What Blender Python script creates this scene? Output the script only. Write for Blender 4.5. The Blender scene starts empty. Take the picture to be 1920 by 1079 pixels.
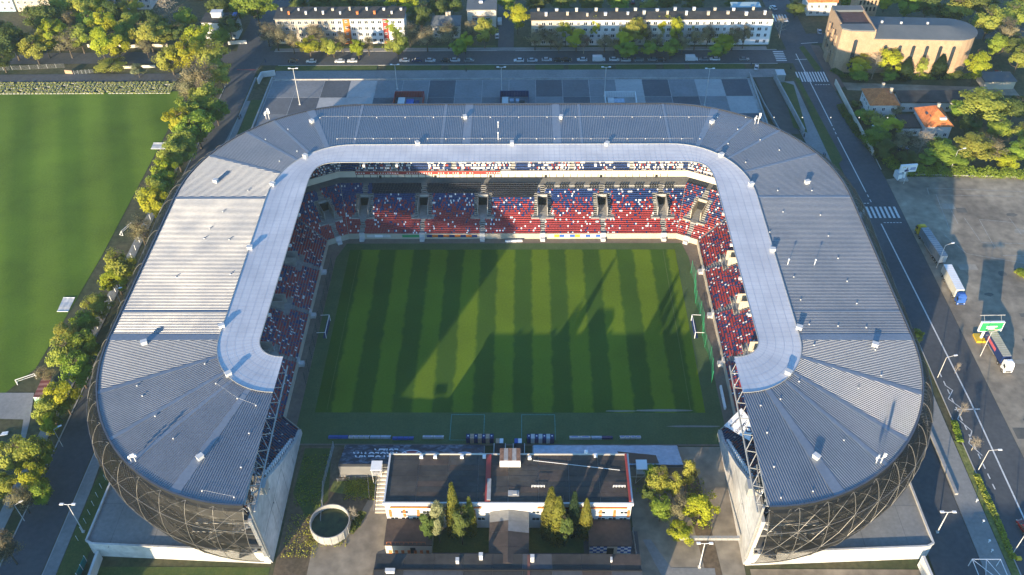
import bpy, math, random
import numpy as np
from mathutils import Vector, Matrix
R = random.Random(7)
S = bpy.context.scene
C = S.collection
rad = math.radians

# ------------------------------------------------------------------ camera
FPX, PITCH, YAW, ROLL = 1720.24, 0.740494, -0.0198667, -0.0142902
CAM = np.array([4.3248, -193.2437, 191.1612])
_cp, _sp, _cy, _sy = math.cos(PITCH), math.sin(PITCH), math.cos(YAW), math.sin(YAW)
_fw = np.array([_sy*_cp, _cy*_cp, -_sp]); _r0 = np.array([_cy, -_sy, 0.]); _u0 = np.cross(_r0, _fw)
_cr, _sr = math.cos(ROLL), math.sin(ROLL)
_r = _cr*_r0 + _sr*_u0; _u = -_sr*_r0 + _cr*_u0
cam = bpy.data.cameras.new('camera'); camo = bpy.data.objects.new('camera', cam); C.objects.link(camo)
cam.sensor_width = 36; cam.lens = FPX/1920*36; cam.clip_start = 1; cam.clip_end = 5000
camo.matrix_world = Matrix(((_r[0], _u[0], -_fw[0], CAM[0]), (_r[1], _u[1], -_fw[1], CAM[1]), (_r[2], _u[2], -_fw[2], CAM[2]), (0, 0, 0, 1)))
S.camera = camo

# ------------------------------------------------------------------ sky, sun, exposure
SUN_EL, SUN_AZ = rad(10.3), rad(24.2 + 180)
W = bpy.data.worlds.new('World'); S.world = W; W.use_nodes = True
nt = W.node_tree; bg = nt.nodes['Background']
sk = nt.nodes.new('ShaderNodeTexSky'); sk.sky_type = 'NISHITA'; sk.sun_disc = False
sk.sun_elevation = SUN_EL; sk.sun_rotation = SUN_AZ; sk.air_density = 1.0; sk.dust_density = 0.6; sk.ozone_density = 1.6
tint = nt.nodes.new('ShaderNodeMix'); tint.data_type = 'RGBA'; tint.blend_type = 'MULTIPLY'; tint.inputs[0].default_value = 1; tint.inputs[7].default_value = (.47, .80, 1.15, 1)
nt.links.new(sk.outputs[0], tint.inputs[6]); nt.links.new(tint.outputs[2], bg.inputs[0]); bg.inputs[1].default_value = 0.15
sl = bpy.data.lights.new('sun', 'SUN'); sl.energy = 5.0; sl.angle = rad(0.6); sl.color = (1.0, 0.80, 0.54)
so = bpy.data.objects.new('sun', sl); C.objects.link(so)
_L = Vector((math.sin(SUN_AZ)*math.cos(SUN_EL), math.cos(SUN_AZ)*math.cos(SUN_EL), math.sin(SUN_EL)))
so.rotation_euler = (-_L).to_track_quat('-Z', 'Y').to_euler(); so.location = (-200, -400, 200)
S.view_settings.view_transform = 'Standard'; S.view_settings.look = 'None'
S.view_settings.gamma = 1; S.view_settings.use_curve_mapping = False
S.view_settings.exposure = 1.36

# ------------------------------------------------------------------ helpers
def at(x, y, z=0.0):
    """where the view line through a point of the photograph meets the level z (world metres)"""
    d = _fw*FPX + _r*(x-960) - _u*(y-539.5)
    t = (z-CAM[2])/d[2]; p = CAM + t*d
    return (float(p[0]), float(p[1]), float(z))
def at2(x, y, z=0.0): return at(x, y, z)[:2]

ORG = {}
class MB:
    def __init__(s): s.v = []; s.f = []; s.m = []
    def quad(s, pts, m=0):
        n = len(s.v); s.v += [tuple(p) for p in pts]; s.f.append(tuple(range(n, n+len(pts)))); s.m.append(m); return s
    def box(s, x, y, z, sx, sy, sz, rot=0, m=0, mtop=None, taper=1.0):
        c, q = math.cos(rot), math.sin(rot); n = len(s.v)
        for k, t in ((0, 1.0), (1, taper)):
            for a, b in ((-1, -1), (1, -1), (1, 1), (-1, 1)):
                dx, dy = a*sx/2*t, b*sy/2*t
                s.v.append((x+dx*c-dy*q, y+dx*q+dy*c, z+k*sz))
        for i in range(4):
            j = (i+1) % 4; s.f.append((n+i, n+j, n+4+j, n+4+i)); s.m.append(m)
        s.f.append((n+4, n+5, n+6, n+7)); s.m.append(m if mtop is None else mtop)
        s.f.append((n+3, n+2, n+1, n)); s.m.append(m); return s
    def prism(s, pts, z0, z1, m=0, mtop=None, bottom=True):
        a = sum(pts[i][0]*pts[(i+1) % len(pts)][1]-pts[(i+1) % len(pts)][0]*pts[i][1] for i in range(len(pts)))
        if a < 0: pts = pts[::-1]
        n = len(s.v); k = len(pts)
        s.v += [(p[0], p[1], z0) for p in pts] + [(p[0], p[1], z1) for p in pts]
        for i in range(k):
            j = (i+1) % k; s.f.append((n+i, n+j, n+k+j, n+k+i)); s.m.append(m)
        s.f.append(tuple(range(n+k, n+2*k))); s.m.append(m if mtop is None else mtop)
        if bottom: s.f.append(tuple(range(n+k-1, n-1, -1))); s.m.append(m)
        return s
    def tube(s, p, q, r, n=4, m=0, r2=None):
        p = Vector(p); q = Vector(q); d = q-p
        if d.length < 1e-6: return s
        d.normalize(); a = d.cross(Vector((0, 0, 1)) if abs(d.z) < .9 else Vector((1, 0, 0))).normalized(); b = d.cross(a)
        r2 = r if r2 is None else r2; k = len(s.v)
        for P, rr in ((p, r), (q, r2)):
            for i in range(n):
                t = 2*math.pi*(i+.5)/n; s.v.append(tuple(P + a*math.cos(t)*rr + b*math.sin(t)*rr))
        for i in range(n):
            j = (i+1) % n; s.f.append((k+i, k+j, k+n+j, k+n+i)); s.m.append(m)
        s.f.append(tuple(range(k+n-1, k-1, -1))); s.m.append(m); s.f.append(tuple(range(k+n, k+2*n))); s.m.append(m)
        return s
    def lathe(s, prof, x=0, y=0, n=16, m=0):
        k = len(s.v)
        for r, z in prof:
            for i in range(n):
                t = 2*math.pi*i/n; s.v.append((x+r*math.cos(t), y+r*math.sin(t), z))
        for a in range(len(prof)-1):
            for i in range(n):
                j = (i+1) % n; s.f.append((k+a*n+i, k+a*n+j, k+(a+1)*n+j, k+(a+1)*n+i)); s.m.append(m)
        return s
    def build(s, name, mats, parent=None, smooth=False):
        o = (0, 0, 0)
        if parent is not None: o = ORG.get(parent.name, (0, 0, 0))
        me = bpy.data.meshes.new(name)
        me.from_pydata([(a-o[0], b-o[1], c-o[2]) for a, b, c in s.v], [], s.f)
        mats = mats if isinstance(mats, (list, tuple)) else [mats]
        for t in mats: me.materials.append(t)
        if len(mats) > 1: me.polygons.foreach_set('material_index', s.m)
        if smooth: me.polygons.foreach_set('use_smooth', [True]*len(s.f))
        me.update()
        ob = bpy.data.objects.new(name, me); C.objects.link(ob)
        if parent is not None: ob.parent = parent; ORG[ob.name] = o
        return ob
def tag(o, label=None, cat=None, group=None, kind=None):
    for k, v in (('label', label), ('category', cat), ('group', group), ('kind', kind)):
        if v: o[k] = v
    return o
def thing(name, loc, label, cat, group=None, rz=0, local=False):
    o = bpy.data.objects.new(name, None); C.objects.link(o); o.location = loc; o.rotation_euler = (0, 0, rz)
    o.empty_display_size = .5
    ORG[o.name] = (0, 0, 0) if local else tuple(loc)
    return tag(o, label, cat, group)
def dup(root, loc, rz=0, label=None, group=None, sc=None):
    def cp(o, par):
        c = o.copy(); C.objects.link(c)
        if par: c.parent = par
        for ch in KIDS.get(o.name, []): cp(ch, c)
        return c
    c = cp(root, None); c.location = loc; c.rotation_euler = (0, 0, rz)
    if sc: c.scale = sc
    if label: c['label'] = label
    if group: c['group'] = group
    return c
KIDS = {}
def proto(o):
    for x in [o]+list(o.children_recursive): KIDS[x.name] = list(x.children)
    return o
def sheet(name, pts, z, m, kind='structure', label=None):
    o = MB().quad([(p[0], p[1], z) for p in pts]).build(name, m)
    a = sum(pts[i][0]*pts[(i+1) % len(pts)][1]-pts[(i+1) % len(pts)][0]*pts[i][1] for i in range(len(pts)))
    if a < 0: o.data.flip_normals()
    o['kind'] = kind; return o
def slab(name, pts, z0, z1, m, kind='structure'):
    o = MB().prism(pts, z0, z1).build(name, m); o['kind'] = kind; return o
def rect(x0, y0, x1, y1): return [(x0, y0), (x1, y0), (x1, y1), (x0, y1)]
ORD = ['zeroth', 'first', 'second', 'third', 'fourth', 'fifth', 'sixth', 'seventh', 'eighth', 'ninth', 'tenth', 'eleventh', 'twelfth', 'thirteenth', 'fourteenth', 'fifteenth', 'sixteenth', 'seventeenth', 'eighteenth', 'nineteenth', 'twentieth', 'twenty-first', 'twenty-second', 'twenty-third', 'twenty-fourth', 'twenty-fifth', 'twenty-sixth', 'twenty-seventh', 'twenty-eighth', 'twenty-ninth', 'thirtieth', 'thirty-first', 'thirty-second', 'thirty-third', 'thirty-fourth', 'thirty-fifth', 'thirty-sixth', 'thirty-seventh', 'thirty-eighth', 'thirty-ninth', 'fortieth']

# ------------------------------------------------------------------ materials
def mat(name, col, rough=.85, var=.15, scale=.4, metal=0., col2=None, scale2=None, bump=0., spec=.3, detail=5, mid=(.35, .65), objrand=0., transl=0.):
    m = bpy.data.materials.new(name); m.use_nodes = True; t = m.node_tree; N = t.nodes; Lk = t.links
    b = N['Principled BSDF']; b.inputs['Roughness'].default_value = rough; b.inputs['Metallic'].default_value = metal
    b.inputs['Specular IOR Level'].default_value = spec
    g = N.new('ShaderNodeNewGeometry')
    no = N.new('ShaderNodeTexNoise'); no.inputs['Scale'].default_value = scale; no.inputs['Detail'].default_value = detail; no.inputs['Roughness'].default_value = .62
    Lk.new(g.outputs['Position'], no.inputs['Vector'])
    rp = N.new('ShaderNodeValToRGB'); e = rp.color_ramp.elements
    e[0].position, e[1].position = mid
    c2 = col2 if col2 else tuple(min(1, c*(1+var)) for c in col)
    c1 = col if col2 else tuple(c*(1-var) for c in col)
    e[0].color = (*c1, 1); e[1].color = (*c2, 1)
    Lk.new(no.outputs['Fac'], rp.inputs['Fac']); out = rp.outputs['Color']
    if scale2:
        n2 = N.new('ShaderNodeTexNoise'); n2.inputs['Scale'].default_value = scale2; n2.inputs['Detail'].default_value = 3
        Lk.new(g.outputs['Position'], n2.inputs['Vector'])
        mr = N.new('ShaderNodeMapRange'); mr.inputs[1].default_value = .3; mr.inputs[2].default_value = .7; mr.inputs[3].default_value = 1-var; mr.inputs[4].default_value = 1+var
        Lk.new(n2.outputs['Fac'], mr.inputs[0])
        mx = N.new('ShaderNodeMix'); mx.data_type = 'RGBA'; mx.blend_type = 'MULTIPLY'; mx.inputs[0].default_value = 1
        Lk.new(out, mx.inputs[6]); Lk.new(mr.outputs[0], mx.inputs[7]); out = mx.outputs[2]
    if objrand:
        oi = N.new('ShaderNodeObjectInfo'); hs = N.new('ShaderNodeHueSaturation')
        m1 = N.new('ShaderNodeMapRange'); m1.inputs[3].default_value = .5-.025*objrand; m1.inputs[4].default_value = .5+.025*objrand
        m2 = N.new('ShaderNodeMapRange'); m2.inputs[3].default_value = 1-.25*objrand; m2.inputs[4].default_value = 1+.2*objrand
        ml = N.new('ShaderNodeMath'); ml.operation = 'FRACT'; mm = N.new('ShaderNodeMath'); mm.operation = 'MULTIPLY'; mm.inputs[1].default_value = 7.31
        Lk.new(oi.outputs['Random'], m1.inputs[0]); Lk.new(oi.outputs['Random'], mm.inputs[0]); Lk.new(mm.outputs[0], ml.inputs[0]); Lk.new(ml.outputs[0], m2.inputs[0])
        Lk.new(m1.outputs[0], hs.inputs['Hue']); Lk.new(m2.outputs[0], hs.inputs['Value']); Lk.new(out, hs.inputs['Color']); out = hs.outputs[0]
    Lk.new(out, b.inputs['Base Color'])
    if bump:
        bp = N.new('ShaderNodeBump'); bp.inputs['Strength'].default_value = bump; bp.inputs['Distance'].default_value = .1
        Lk.new(no.outputs['Fac'], bp.inputs['Height']); Lk.new(bp.outputs[0], b.inputs['Normal'])
    if transl:
        tr = N.new('ShaderNodeBsdfTranslucent'); Lk.new(out, tr.inputs['Color']); ms = N.new('ShaderNodeMixShader'); ms.inputs[0].default_value = transl
        Lk.new(b.outputs[0], ms.inputs[1]); Lk.new(tr.outputs[0], ms.inputs[2]); Lk.new(ms.outputs[0], N['Material Output'].inputs[0])
    return m
M = {}
M['soil'] = mat('rough grass and soil', (.035, .05, .016), var=.3, scale=.05, col2=(.10, .085, .045), scale2=.7)
M['lawn'] = mat('lawn grass', (.05, .085, .018), var=.2, scale=.3, col2=(.085, .105, .025), scale2=2.)
M['weeds'] = mat('weedy grass', (.10, .13, .025), var=.3, scale=.35, col2=(.22, .22, .07), scale2=1.5)
M['brownearth'] = mat('brown trampled earth', (.10, .075, .045), var=.25, scale=.12, col2=(.19, .135, .085), scale2=1.1)
M['asphalt'] = mat('asphalt', (.062, .066, .075), var=.12, scale=.06, col2=(.095, .097, .10), scale2=.8)
M['asphalt_old'] = mat('worn pale asphalt', (.18, .15, .115), var=.24, scale=.05, col2=(.34, .285, .21), scale2=.35)
M['paving'] = mat('paving', (.20, .20, .195), var=.1, scale=.1, col2=(.27, .265, .25), scale2=1.2)
M['kerb'] = mat('kerb concrete', (.38, .37, .35), var=.1, scale=.5)
M['concrete'] = mat('concrete', (.34, .33, .31), var=.12, scale=.2, scale2=1.)
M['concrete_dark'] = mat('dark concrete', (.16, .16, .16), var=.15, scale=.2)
M['whiteplaster'] = mat('white plaster', (.62, .60, .57), var=.06, scale=.15, scale2=.9)
M['weathered'] = mat('weathered pale concrete', (.40, .385, .36), var=.14, scale=.09, col2=(.60, .58, .55), scale2=.7)
M['cream'] = mat('cream plaster', (.60, .54, .44), var=.08, scale=.2)
M['beige'] = mat('beige plaster', (.46, .40, .31), var=.1, scale=.2)
M['white'] = mat('white paint', (.80, .80, .79), rough=.5, var=.03)
M['offwhite'] = mat('weathered white paint', (.55, .54, .52), var=.1)
M['black'] = mat('black', (.012, .012, .014), rough=.6, var=.1)
M['darkmetal'] = mat('dark metal', (.04, .042, .045), rough=.45, var=.1, metal=.5)
M['steel'] = mat('painted pale steel', (.36, .355, .34), rough=.45, var=.06, metal=.2)
M['galv'] = mat('galvanised steel', (.42, .43, .44), rough=.4, var=.08, metal=.6)
M['glass'] = mat('window glass', (.03, .04, .05), rough=.12, var=.3, scale=.3, spec=.6)
M['red'] = mat('red paint', (.34, .05, .04), rough=.5, var=.08)
M['navy'] = mat('navy paint', (.012, .03, .12), rough=.5, var=.1)
M['blue'] = mat('blue paint', (.03, .10, .36), rough=.5, var=.08)
M['yellow'] = mat('yellow paint', (.62, .42, .03), rough=.5, var=.08)
M['orange'] = mat('orange paint', (.55, .16, .03), rough=.6, var=.1)
M['green'] = mat('green paint', (.03, .28, .10), rough=.5, var=.08)
M['bitumen'] = mat('bitumen roofing', (.032, .031, .031), var=.15, scale=.15, col2=(.066, .061, .056), scale2=.8)
M['bitumen_brown'] = mat('brown roofing felt', (.055, .042, .036), var=.15, scale=.2, col2=(.088, .066, .055), scale2=1.)
M['tile'] = mat('orange clay tile', (.44, .12, .035), var=.2, scale=.6, col2=(.60, .21, .07), scale2=2.)
M['brick'] = mat('pale church brick', (.33, .225, .14), var=.12, scale=.5, col2=(.40, .275, .175), scale2=2.5)
M['slate'] = mat('grey roof sheet', (.10, .115, .125), var=.1, scale=.1, col2=(.14, .15, .155))
M['bark'] = mat('bark', (.09, .07, .05), var=.25, scale=1.5)
M['barkpale'] = mat('pale bark', (.30, .26, .20), var=.25, scale=1.5)
M['paint'] = mat('road marking paint', (.62, .62, .60), rough=.7, var=.15, scale=1.5)
M['paint_worn'] = mat('worn road marking', (.34, .33, .30), rough=.8, var=.25, scale=.8)
M['teal'] = mat('teal glass', (.02, .22, .20), rough=.2, var=.1)
M['water'] = mat('dark water', (.02, .03, .015), rough=.15, var=.4, scale=.5, col2=(.06, .08, .03))
M['rubber'] = mat('tyre rubber', (.02, .02, .02), var=.1)
M['skin'] = mat('skin', (.45, .28, .2), var=.05)
# ------------------------------------------------------------------ the setting: ground, pitches, roads
sheet('ground', rect(-1500, -900, 1500, 1800), -.05, M['soil'])

def stripes(name, a, b, period, phase, axis, edge=.25, grain=.24, wob=.02):
    """mown turf: alternate cutting directions are two tones of grass"""
    m = bpy.data.materials.new(name); m.use_nodes = True; t = m.node_tree; N = t.nodes; Lk = t.links
    bs = N['Principled BSDF']; bs.inputs['Roughness'].default_value = .9; bs.inputs['Specular IOR Level'].default_value = .15
    g = N.new('ShaderNodeNewGeometry'); dt = N.new('ShaderNodeVectorMath'); dt.operation = 'DOT_PRODUCT'; dt.inputs[1].default_value = axis
    Lk.new(g.outputs['Position'], dt.inputs[0])
    ns = N.new('ShaderNodeTexNoise'); ns.inputs['Scale'].default_value = .3; ns.inputs['Detail'].default_value = 4; Lk.new(g.outputs['Position'], ns.inputs['Vector'])
    ad = N.new('ShaderNodeMath'); ad.operation = 'MULTIPLY_ADD'; ad.inputs[1].default_value = 2*math.pi/period; ad.inputs[2].default_value = -2*math.pi*phase/period
    Lk.new(dt.outputs['Value'], ad.inputs[0])
    sn = N.new('ShaderNodeMath'); sn.operation = 'SINE'; Lk.new(ad.outputs[0], sn.inputs[0])
    wa = N.new('ShaderNodeMath'); wa.operation = 'MULTIPLY_ADD'; wa.inputs[1].default_value = 1.2; Lk.new(ns.outputs['Fac'], wa.inputs[0]); Lk.new(sn.outputs[0], wa.inputs[2])
    mr = N.new('ShaderNodeMapRange'); mr.inputs[1].default_value = .6-edge; mr.inputs[2].default_value = .6+edge; Lk.new(wa.outputs[0], mr.inputs[0])
    mx = N.new('ShaderNodeMix'); mx.data_type = 'RGBA'; mx.inputs[6].default_value = (*a, 1); mx.inputs[7].default_value = (*b, 1); Lk.new(mr.outputs[0], mx.inputs[0])
    n2 = N.new('ShaderNodeTexNoise'); n2.inputs['Scale'].default_value = 1.7; n2.inputs['Detail'].default_value = 6; n2.inputs['Roughness'].default_value = .75; Lk.new(g.outputs['Position'], n2.inputs['Vector'])
    n3 = N.new('ShaderNodeTexNoise'); n3.inputs['Scale'].default_value = .05; n3.inputs['Detail'].default_value = 3; Lk.new(g.outputs['Position'], n3.inputs['Vector'])
    am = N.new('ShaderNodeMath'); am.operation = 'ADD'; Lk.new(n2.outputs['Fac'], am.inputs[0]); Lk.new(n3.outputs['Fac'], am.inputs[1])
    m3 = N.new('ShaderNodeMapRange'); m3.inputs[1].default_value = .7; m3.inputs[2].default_value = 1.3; m3.inputs[3].default_value = 1-grain; m3.inputs[4].default_value = 1+grain; Lk.new(am.outputs[0], m3.inputs[0])
    mu = N.new('ShaderNodeMix'); mu.data_type = 'RGBA'; mu.blend_type = 'MULTIPLY'; mu.inputs[0].default_value = 1; Lk.new(mx.outputs[2], mu.inputs[6]); Lk.new(m3.outputs[0], mu.inputs[7])
    Lk.new(mu.outputs[2], bs.inputs['Base Color']); return m
M['turf'] = stripes('striped turf', (.045, .10, .010), (.115, .18, .010), 10.9, 17.2, (1, 0, 0))
M['turf_edge'] = mat('turf margin', (.06, .10, .035), var=.15, scale=.2, col2=(.08, .12, .045), scale2=2)
M['turf_train'] = stripes('training turf', (.085, .145, .012), (.125, .19, .018), 17, 3, (.93, .36, 0), edge=.7, grain=.3)
M['track'] = mat('pitchside track', (.15, .12, .095), var=.12, scale=.2, col2=(.19, .155, .12), scale2=1.)

# inside the stadium
sheet('pitch_surround', [(-60, -45), (60, -45), (60, 36.6), (53.6, 39.8), (-53.6, 39.8), (-60, 36.6)], .0, M['track'])
sheet('pitch_margin', [(-56.5, -44.5), (57, -44.5), (56.5, 30), (55, 37.2), (-54, 37.2), (-56.5, 30)], .02, M['turf_edge'])
sheet('pitch', rect(-52.5, -34, 52.5, 34), .04, M['turf'])
mk = MB()                                                    # faint marking lines, half rubbed out
for (x0, y0, x1, y1) in ((-15.6, -43.3, -6.6, -43.2), (-15.6, -34.8, -6.6, -34.65), (-15.6, -43.2, -15.45, -34.8), (-6.75, -43.2, -6.6, -34.8),
                         (3.2, -34.8, 12.2, -34.65), (3.2, -43.2, 3.35, -34.8), (12.05, -43.2, 12.2, -34.8)):
    mk.quad([(x0, y0, .055), (x1, y0, .055), (x1, y1, .055), (x0, y1, .055)])
tag(mk.build('pitch_markings', mat('pale turquoise line', (.10, .28, .26), var=.2, scale=2)), kind='structure')
mk = MB()
for (x0, y0, x1, y1) in ((48.6, -33, 48.72, 33.4), (-49.4, -33, -49.3, 33.4)): mk.quad([(x0, y0, .055), (x1, y0, .055), (x1, y1, .055), (x0, y1, .055)])
tag(mk.build('pitch_line', mat('worn line', (.12, .17, .06), var=.3, scale=1.5)), kind='structure')
# bare sandy scrapes on the near margin
mk = MB()
for (x, y, a, b) in ((41.5, -33.2, 9, .55), (49, -38.6, 8, .4), (30, -33.4, 5, .3)):
    mk.quad([(x+a*math.cos(t)*R.uniform(.8, 1), y+b*math.sin(t)*R.uniform(.6, 1), .05) for t in [i*2*math.pi/14 for i in range(14)]])
tag(mk.build('pitch_scrape', M['paving']), kind='structure')

# training pitch and its surroundings on the left
sheet('training_pitch', [(-330, -30), (-141, -30), (-134.6, -18), (-132.6, 31), (-132.6, 128.4), (-135.5, 134.2), (-330, 130.5)], .02, M['turf_train'])
sheet('gravel_yard', [at2(-60, 737), at2(64, 737), at2(56, 790), at2(46, 830), at2(37, 830), at2(44, 787), at2(-60, 784)], .03, M['paving'])
slab('terrace_path', [(-330, 141.5), (-139.5, 142.3), (-138.5, 148.5), (-330, 147.5)], -.1, .1, M['asphalt'])

# roads
sheet('road_left', [(-118.2, -300), (-107.6, -300), (-108.2, 150), (-106, 170), (-104, 320), (-120, 320), (-121, 175), (-119, 140)], .03, M['asphalt'])
sheet('street_left', [(-400, 157), (-119.2, 157.2), (-119.8, 167.5), (-400, 165)], .035, M['asphalt'])
sheet('street_far', [(-107.5, 155), (118, 155), (118, 166.6), (-106.2, 168)], .035, M['asphalt'])
sheet('street_side', [(-7.4, 166.7), (-.6, 166.7), (-1.5, 260), (-9, 260)], .04, M['asphalt'])
sheet('road_right', [(117.5, -320), (131.2, -320), (131.2, 72), (128.5, 132), (126, 320), (112.5, 320), (116.5, 150), (117.5, 60)], .03, M['asphalt'])
sheet('street_right', [(126.2, 181), (320, 190), (320, 181), (128, 172)], .035, M['asphalt'])
sheet('parking_ground', [(131.2, -320), (420, -320), (420, 75), (137.5, 73.6), (131.3, 72)], .02, M['asphalt_old'])
sheet('church_forecourt', [(128.4, 132.2), (133.2, 136), (131, 170), (127.2, 171)], .048, mat('red paving', (.15, .105, .085), var=.15, scale=.3))
sheet('church_street', [(133.4, 133.0), (200, 128), (200, 134), (133, 139)], .03, M['asphalt_old'])
slab('pavement_left', [(-107.34, -300), (-104.2, -300), (-104.4, -58), (-105.6, -38), (-106.9, 0), (-106.9, 145), (-107.34, 145)], -.1, .12, M['paving'])
slab('pavement_left_outer', [(-124.5, -300), (-121.6, -300), (-121.6, 118), (-124.5, 118)], -.1, .1, M['paving'])
slab('pavement_far', rect(-100, 143.4, 108, 150.2), -.1, .12, M['paving'])
slab('pavement_far_north', rect(-104, 166.8, 108, 169.6), -.1, .12, M['paving'])
slab('pavement_right', [(115.2, -320), (115.2, 60), (113.6, 140), (106, 140), (110.2, 60), (109.6, -20), (109.5, -320)], -.1, .12, M['paving'])
sheet('verge_left', [(-104.1, -300), (-98.6, -300), (-98.6, -50), (-102.5, -40), (-104.3, -57)], .05, M['lawn'])
sheet('verge_right', [(115.4, -20), (117.3, -20), (117.3, 60), (116.2, 118), (114.4, 118)], .06, M['lawn'])
sheet('verge_right_near', [(115.4, -82), (117.3, -82), (117.3, -45), (115.4, -43)], .06, M['weeds'])
sheet('embankment', [at2(1462, 152), at2(1488, 160), at2(1514, 250), at2(1488, 240)], .14, M['lawn'])
sheet('verge_corner', [at2(1490, 148), at2(1497, 146), at2(1580, 300), at2(1572, 308)], .15, M['lawn'])
sheet('church_verge', [at2(1498, 90), at2(1506, 86), at2(1540, 130), at2(1530, 136)], .14, M['lawn'])
sheet('verge_plaza', [at2(445, 258), at2(471, 188), at2(497, 188), at2(478, 240)], .06, M['lawn'])
sheet('path_plaza', [at2(415, 280), at2(462, 190), at2(470, 190), at2(438, 268)], .07, M['paving'])
sheet('ramp', [at2(1414, 146), at2(1450, 148), at2(1500, 252), at2(1462, 252)], .13, mat('brown ramp paving', (.095, .085, .075), var=.15, scale=.3))
sheet('driveway', [(98, -320), (109.4, -320), (109.4, 20), (101.5, 20), (98, -60)], .13, M['asphalt'])
for i, (x0, x1) in enumerate(((-99, -50), (-45, -8.5), (-5, 24.5), (29, 46), (49.3, 59), (60.6, 77), (80, 99))):
    p = [at2(a, b) for a, b in ((0, 0),)]
for i, (a, b) in enumerate(((517, 553), (560, 707), (724, 827), (841, 927), (1004, 1057), (1066, 1140), (1155, 1230), (1244, 1284), (1293, 1397))):
    x0, y0 = at2(a, 127); x1, y1 = at2(b, 127)
    slab('verge_strip', [(x0, 150.4), (x1, 150.4), (x1, 154.4), (x0, 154.4)], -.1, .15, M['lawn'])
for i, (a, b) in enumerate(((520, 720), (740, 930), (1000, 1430))):
    x0, _ = at2(a, 95); x1, _ = at2(b, 95)
    slab('house_lawn', rect(x0, 169.8, x1, 171.6 if a < 900 else 170.4), -.1, .1, M['lawn'])
# kerbs along the main roads
k = MB()
for (x0, y0, x1, y1) in ((117.3, -320, 117.55, 60), (131.1, 78, 131.35, 88), (-107.6, -300, -107.35, 145), (-118.5, -300, -118.2, 138)):
    k.box((x0+x1)/2, (y0+y1)/2, 0, abs(x1-x0), abs(y1-y0), .16)
for (x0, x1, y) in ((-100, 110, 154.7), (-104, -8, 166.9), (0, 112, 166.8)): k.box((x0+x1)/2, y, 0, x1-x0, .25, .16)
tag(k.build('kerb', M['kerb']), kind='structure')

# road markings (flat paint)
def line(mb, p, q, w, z=.06):
    p = Vector((p[0], p[1], 0)); q = Vector((q[0], q[1], 0)); n = (q-p).normalized().cross(Vector((0, 0, 1)))*w/2
    mb.quad([(a.x, a.y, z) for a in (p-n, p+n, q+n, q-n)])
def dashes(mb, p, q, w, on, off, z=.06):
    p = Vector((*p, 0)); q = Vector((*q, 0)); d = (q-p); L = d.length; d.normalize(); t = 0
    while t+on < L: line(mb, p+d*t, p+d*(t+on), w, z); t += on+off
k = MB()
line(k, (119.4, 163), (120.9, 108), .35); dashes(k, (120.9, 108), (121, 99), .3, 1.5, 1.3); line(k, (121, 99), (122.1, 66), .35)
dashes(k, (122.1, 66), (122.5, 57), .3, 1.5, 1.3); line(k, (122.4, 47), (124.4, -30), .4); line(k, (124.4, -30), (122.8, -300), .4)
for t in range(9): k.box(116.9+t*1.55, 53.2, .05, .75, 6.2, .012)               # zebra by the bend
for t in range(11): k.box(116+t*1.13, 143.6, .05, .55, 8, .012)                  # zebra at the corner
for t in range(6): k.box(112.2, 157.2+t*1.55, .05, 4.4, .7, .012)
for t in range(8): k.box(113.2+t*1.3, 196, .05, .65, 7, .012)
dashes(k, (117.6, 58.2), (122, 58.2), .35, .7, .35); dashes(k, (123.4, 47.6), (130, 47.6), .35, .7, .35); dashes(k, (121.5, 137.2), (128, 137.2), .35, .7, .35)
dashes(k, (119.6, -19.5), (120.4, -60), .3, 1.6, 1.5); line(k, (118, 158), (124, 158.2), .3); line(k, (123.5, 172), (131, 173), .3)
z = [(119.5, -24), (121, -26), (118.8, -29), (121.3, -32.5), (118.9, -36), (121.2, -40), (119, -44), (121, -48)]
for a, b in zip(z, z[1:]): line(k, a, b, .22)
line(k, (119.2, -32.8), (126, -32.6), .35)
tag(k.build('road_markings', M['paint']), kind='structure')
k = MB()
P = lambda x, y: at2(x, y)
for a, b in (((1738, 353), (1920, 360)), ((1738, 353), (1742, 366)), ((1752, 366), (1900, 369)), ((1770, 440), (1812, 476)), ((1755, 365), (1780, 430)), ((1838, 412), (1900, 418)), ((1836, 412), (1866, 466)), ((1780, 388), (1796, 420)), ((1808, 409), (1840, 455)), ((1840, 455), (1920, 458)), ((1812, 476), (1920, 494)), ((1880, 480), (1920, 480)), ((1893, 410), (1915, 440)), ((1915, 370), (1920, 372))):
    line(k, P(*a), P(*b), .16, .05)
tag(k.build('parking_markings', M['paint_worn']), kind='structure')

# repair patches and oil stains on the parking ground
rp = random.Random(21)
M['patch'] = mat('dark asphalt patch', (.10, .095, .085), var=.2, scale=.3, col2=(.15, .14, .12)); M['patch_pale'] = mat('pale asphalt patch', (.30, .27, .22), var=.15, scale=.3)
for i in range(34):
    x, y = rp.uniform(134, 190), rp.uniform(-70, 68); a, b = rp.uniform(.8, 4), rp.uniform(.5, 2.2); r0 = rp.uniform(-.3, .3)
    if i % 3 == 0: pts = [(x-a, y-b), (x+a, y-b), (x+a, y+b), (x-a, y+b)]
    else: pts = [(x+a*rp.uniform(.6, 1)*math.cos(t+r0), y+b*rp.uniform(.6, 1)*math.sin(t+r0)) for t in [2*math.pi*k/11 for k in range(11)]]
    sheet('asphalt_patch', pts, .024+.0006*i, M['patch' if i % 4 else 'patch_pale'])
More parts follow.
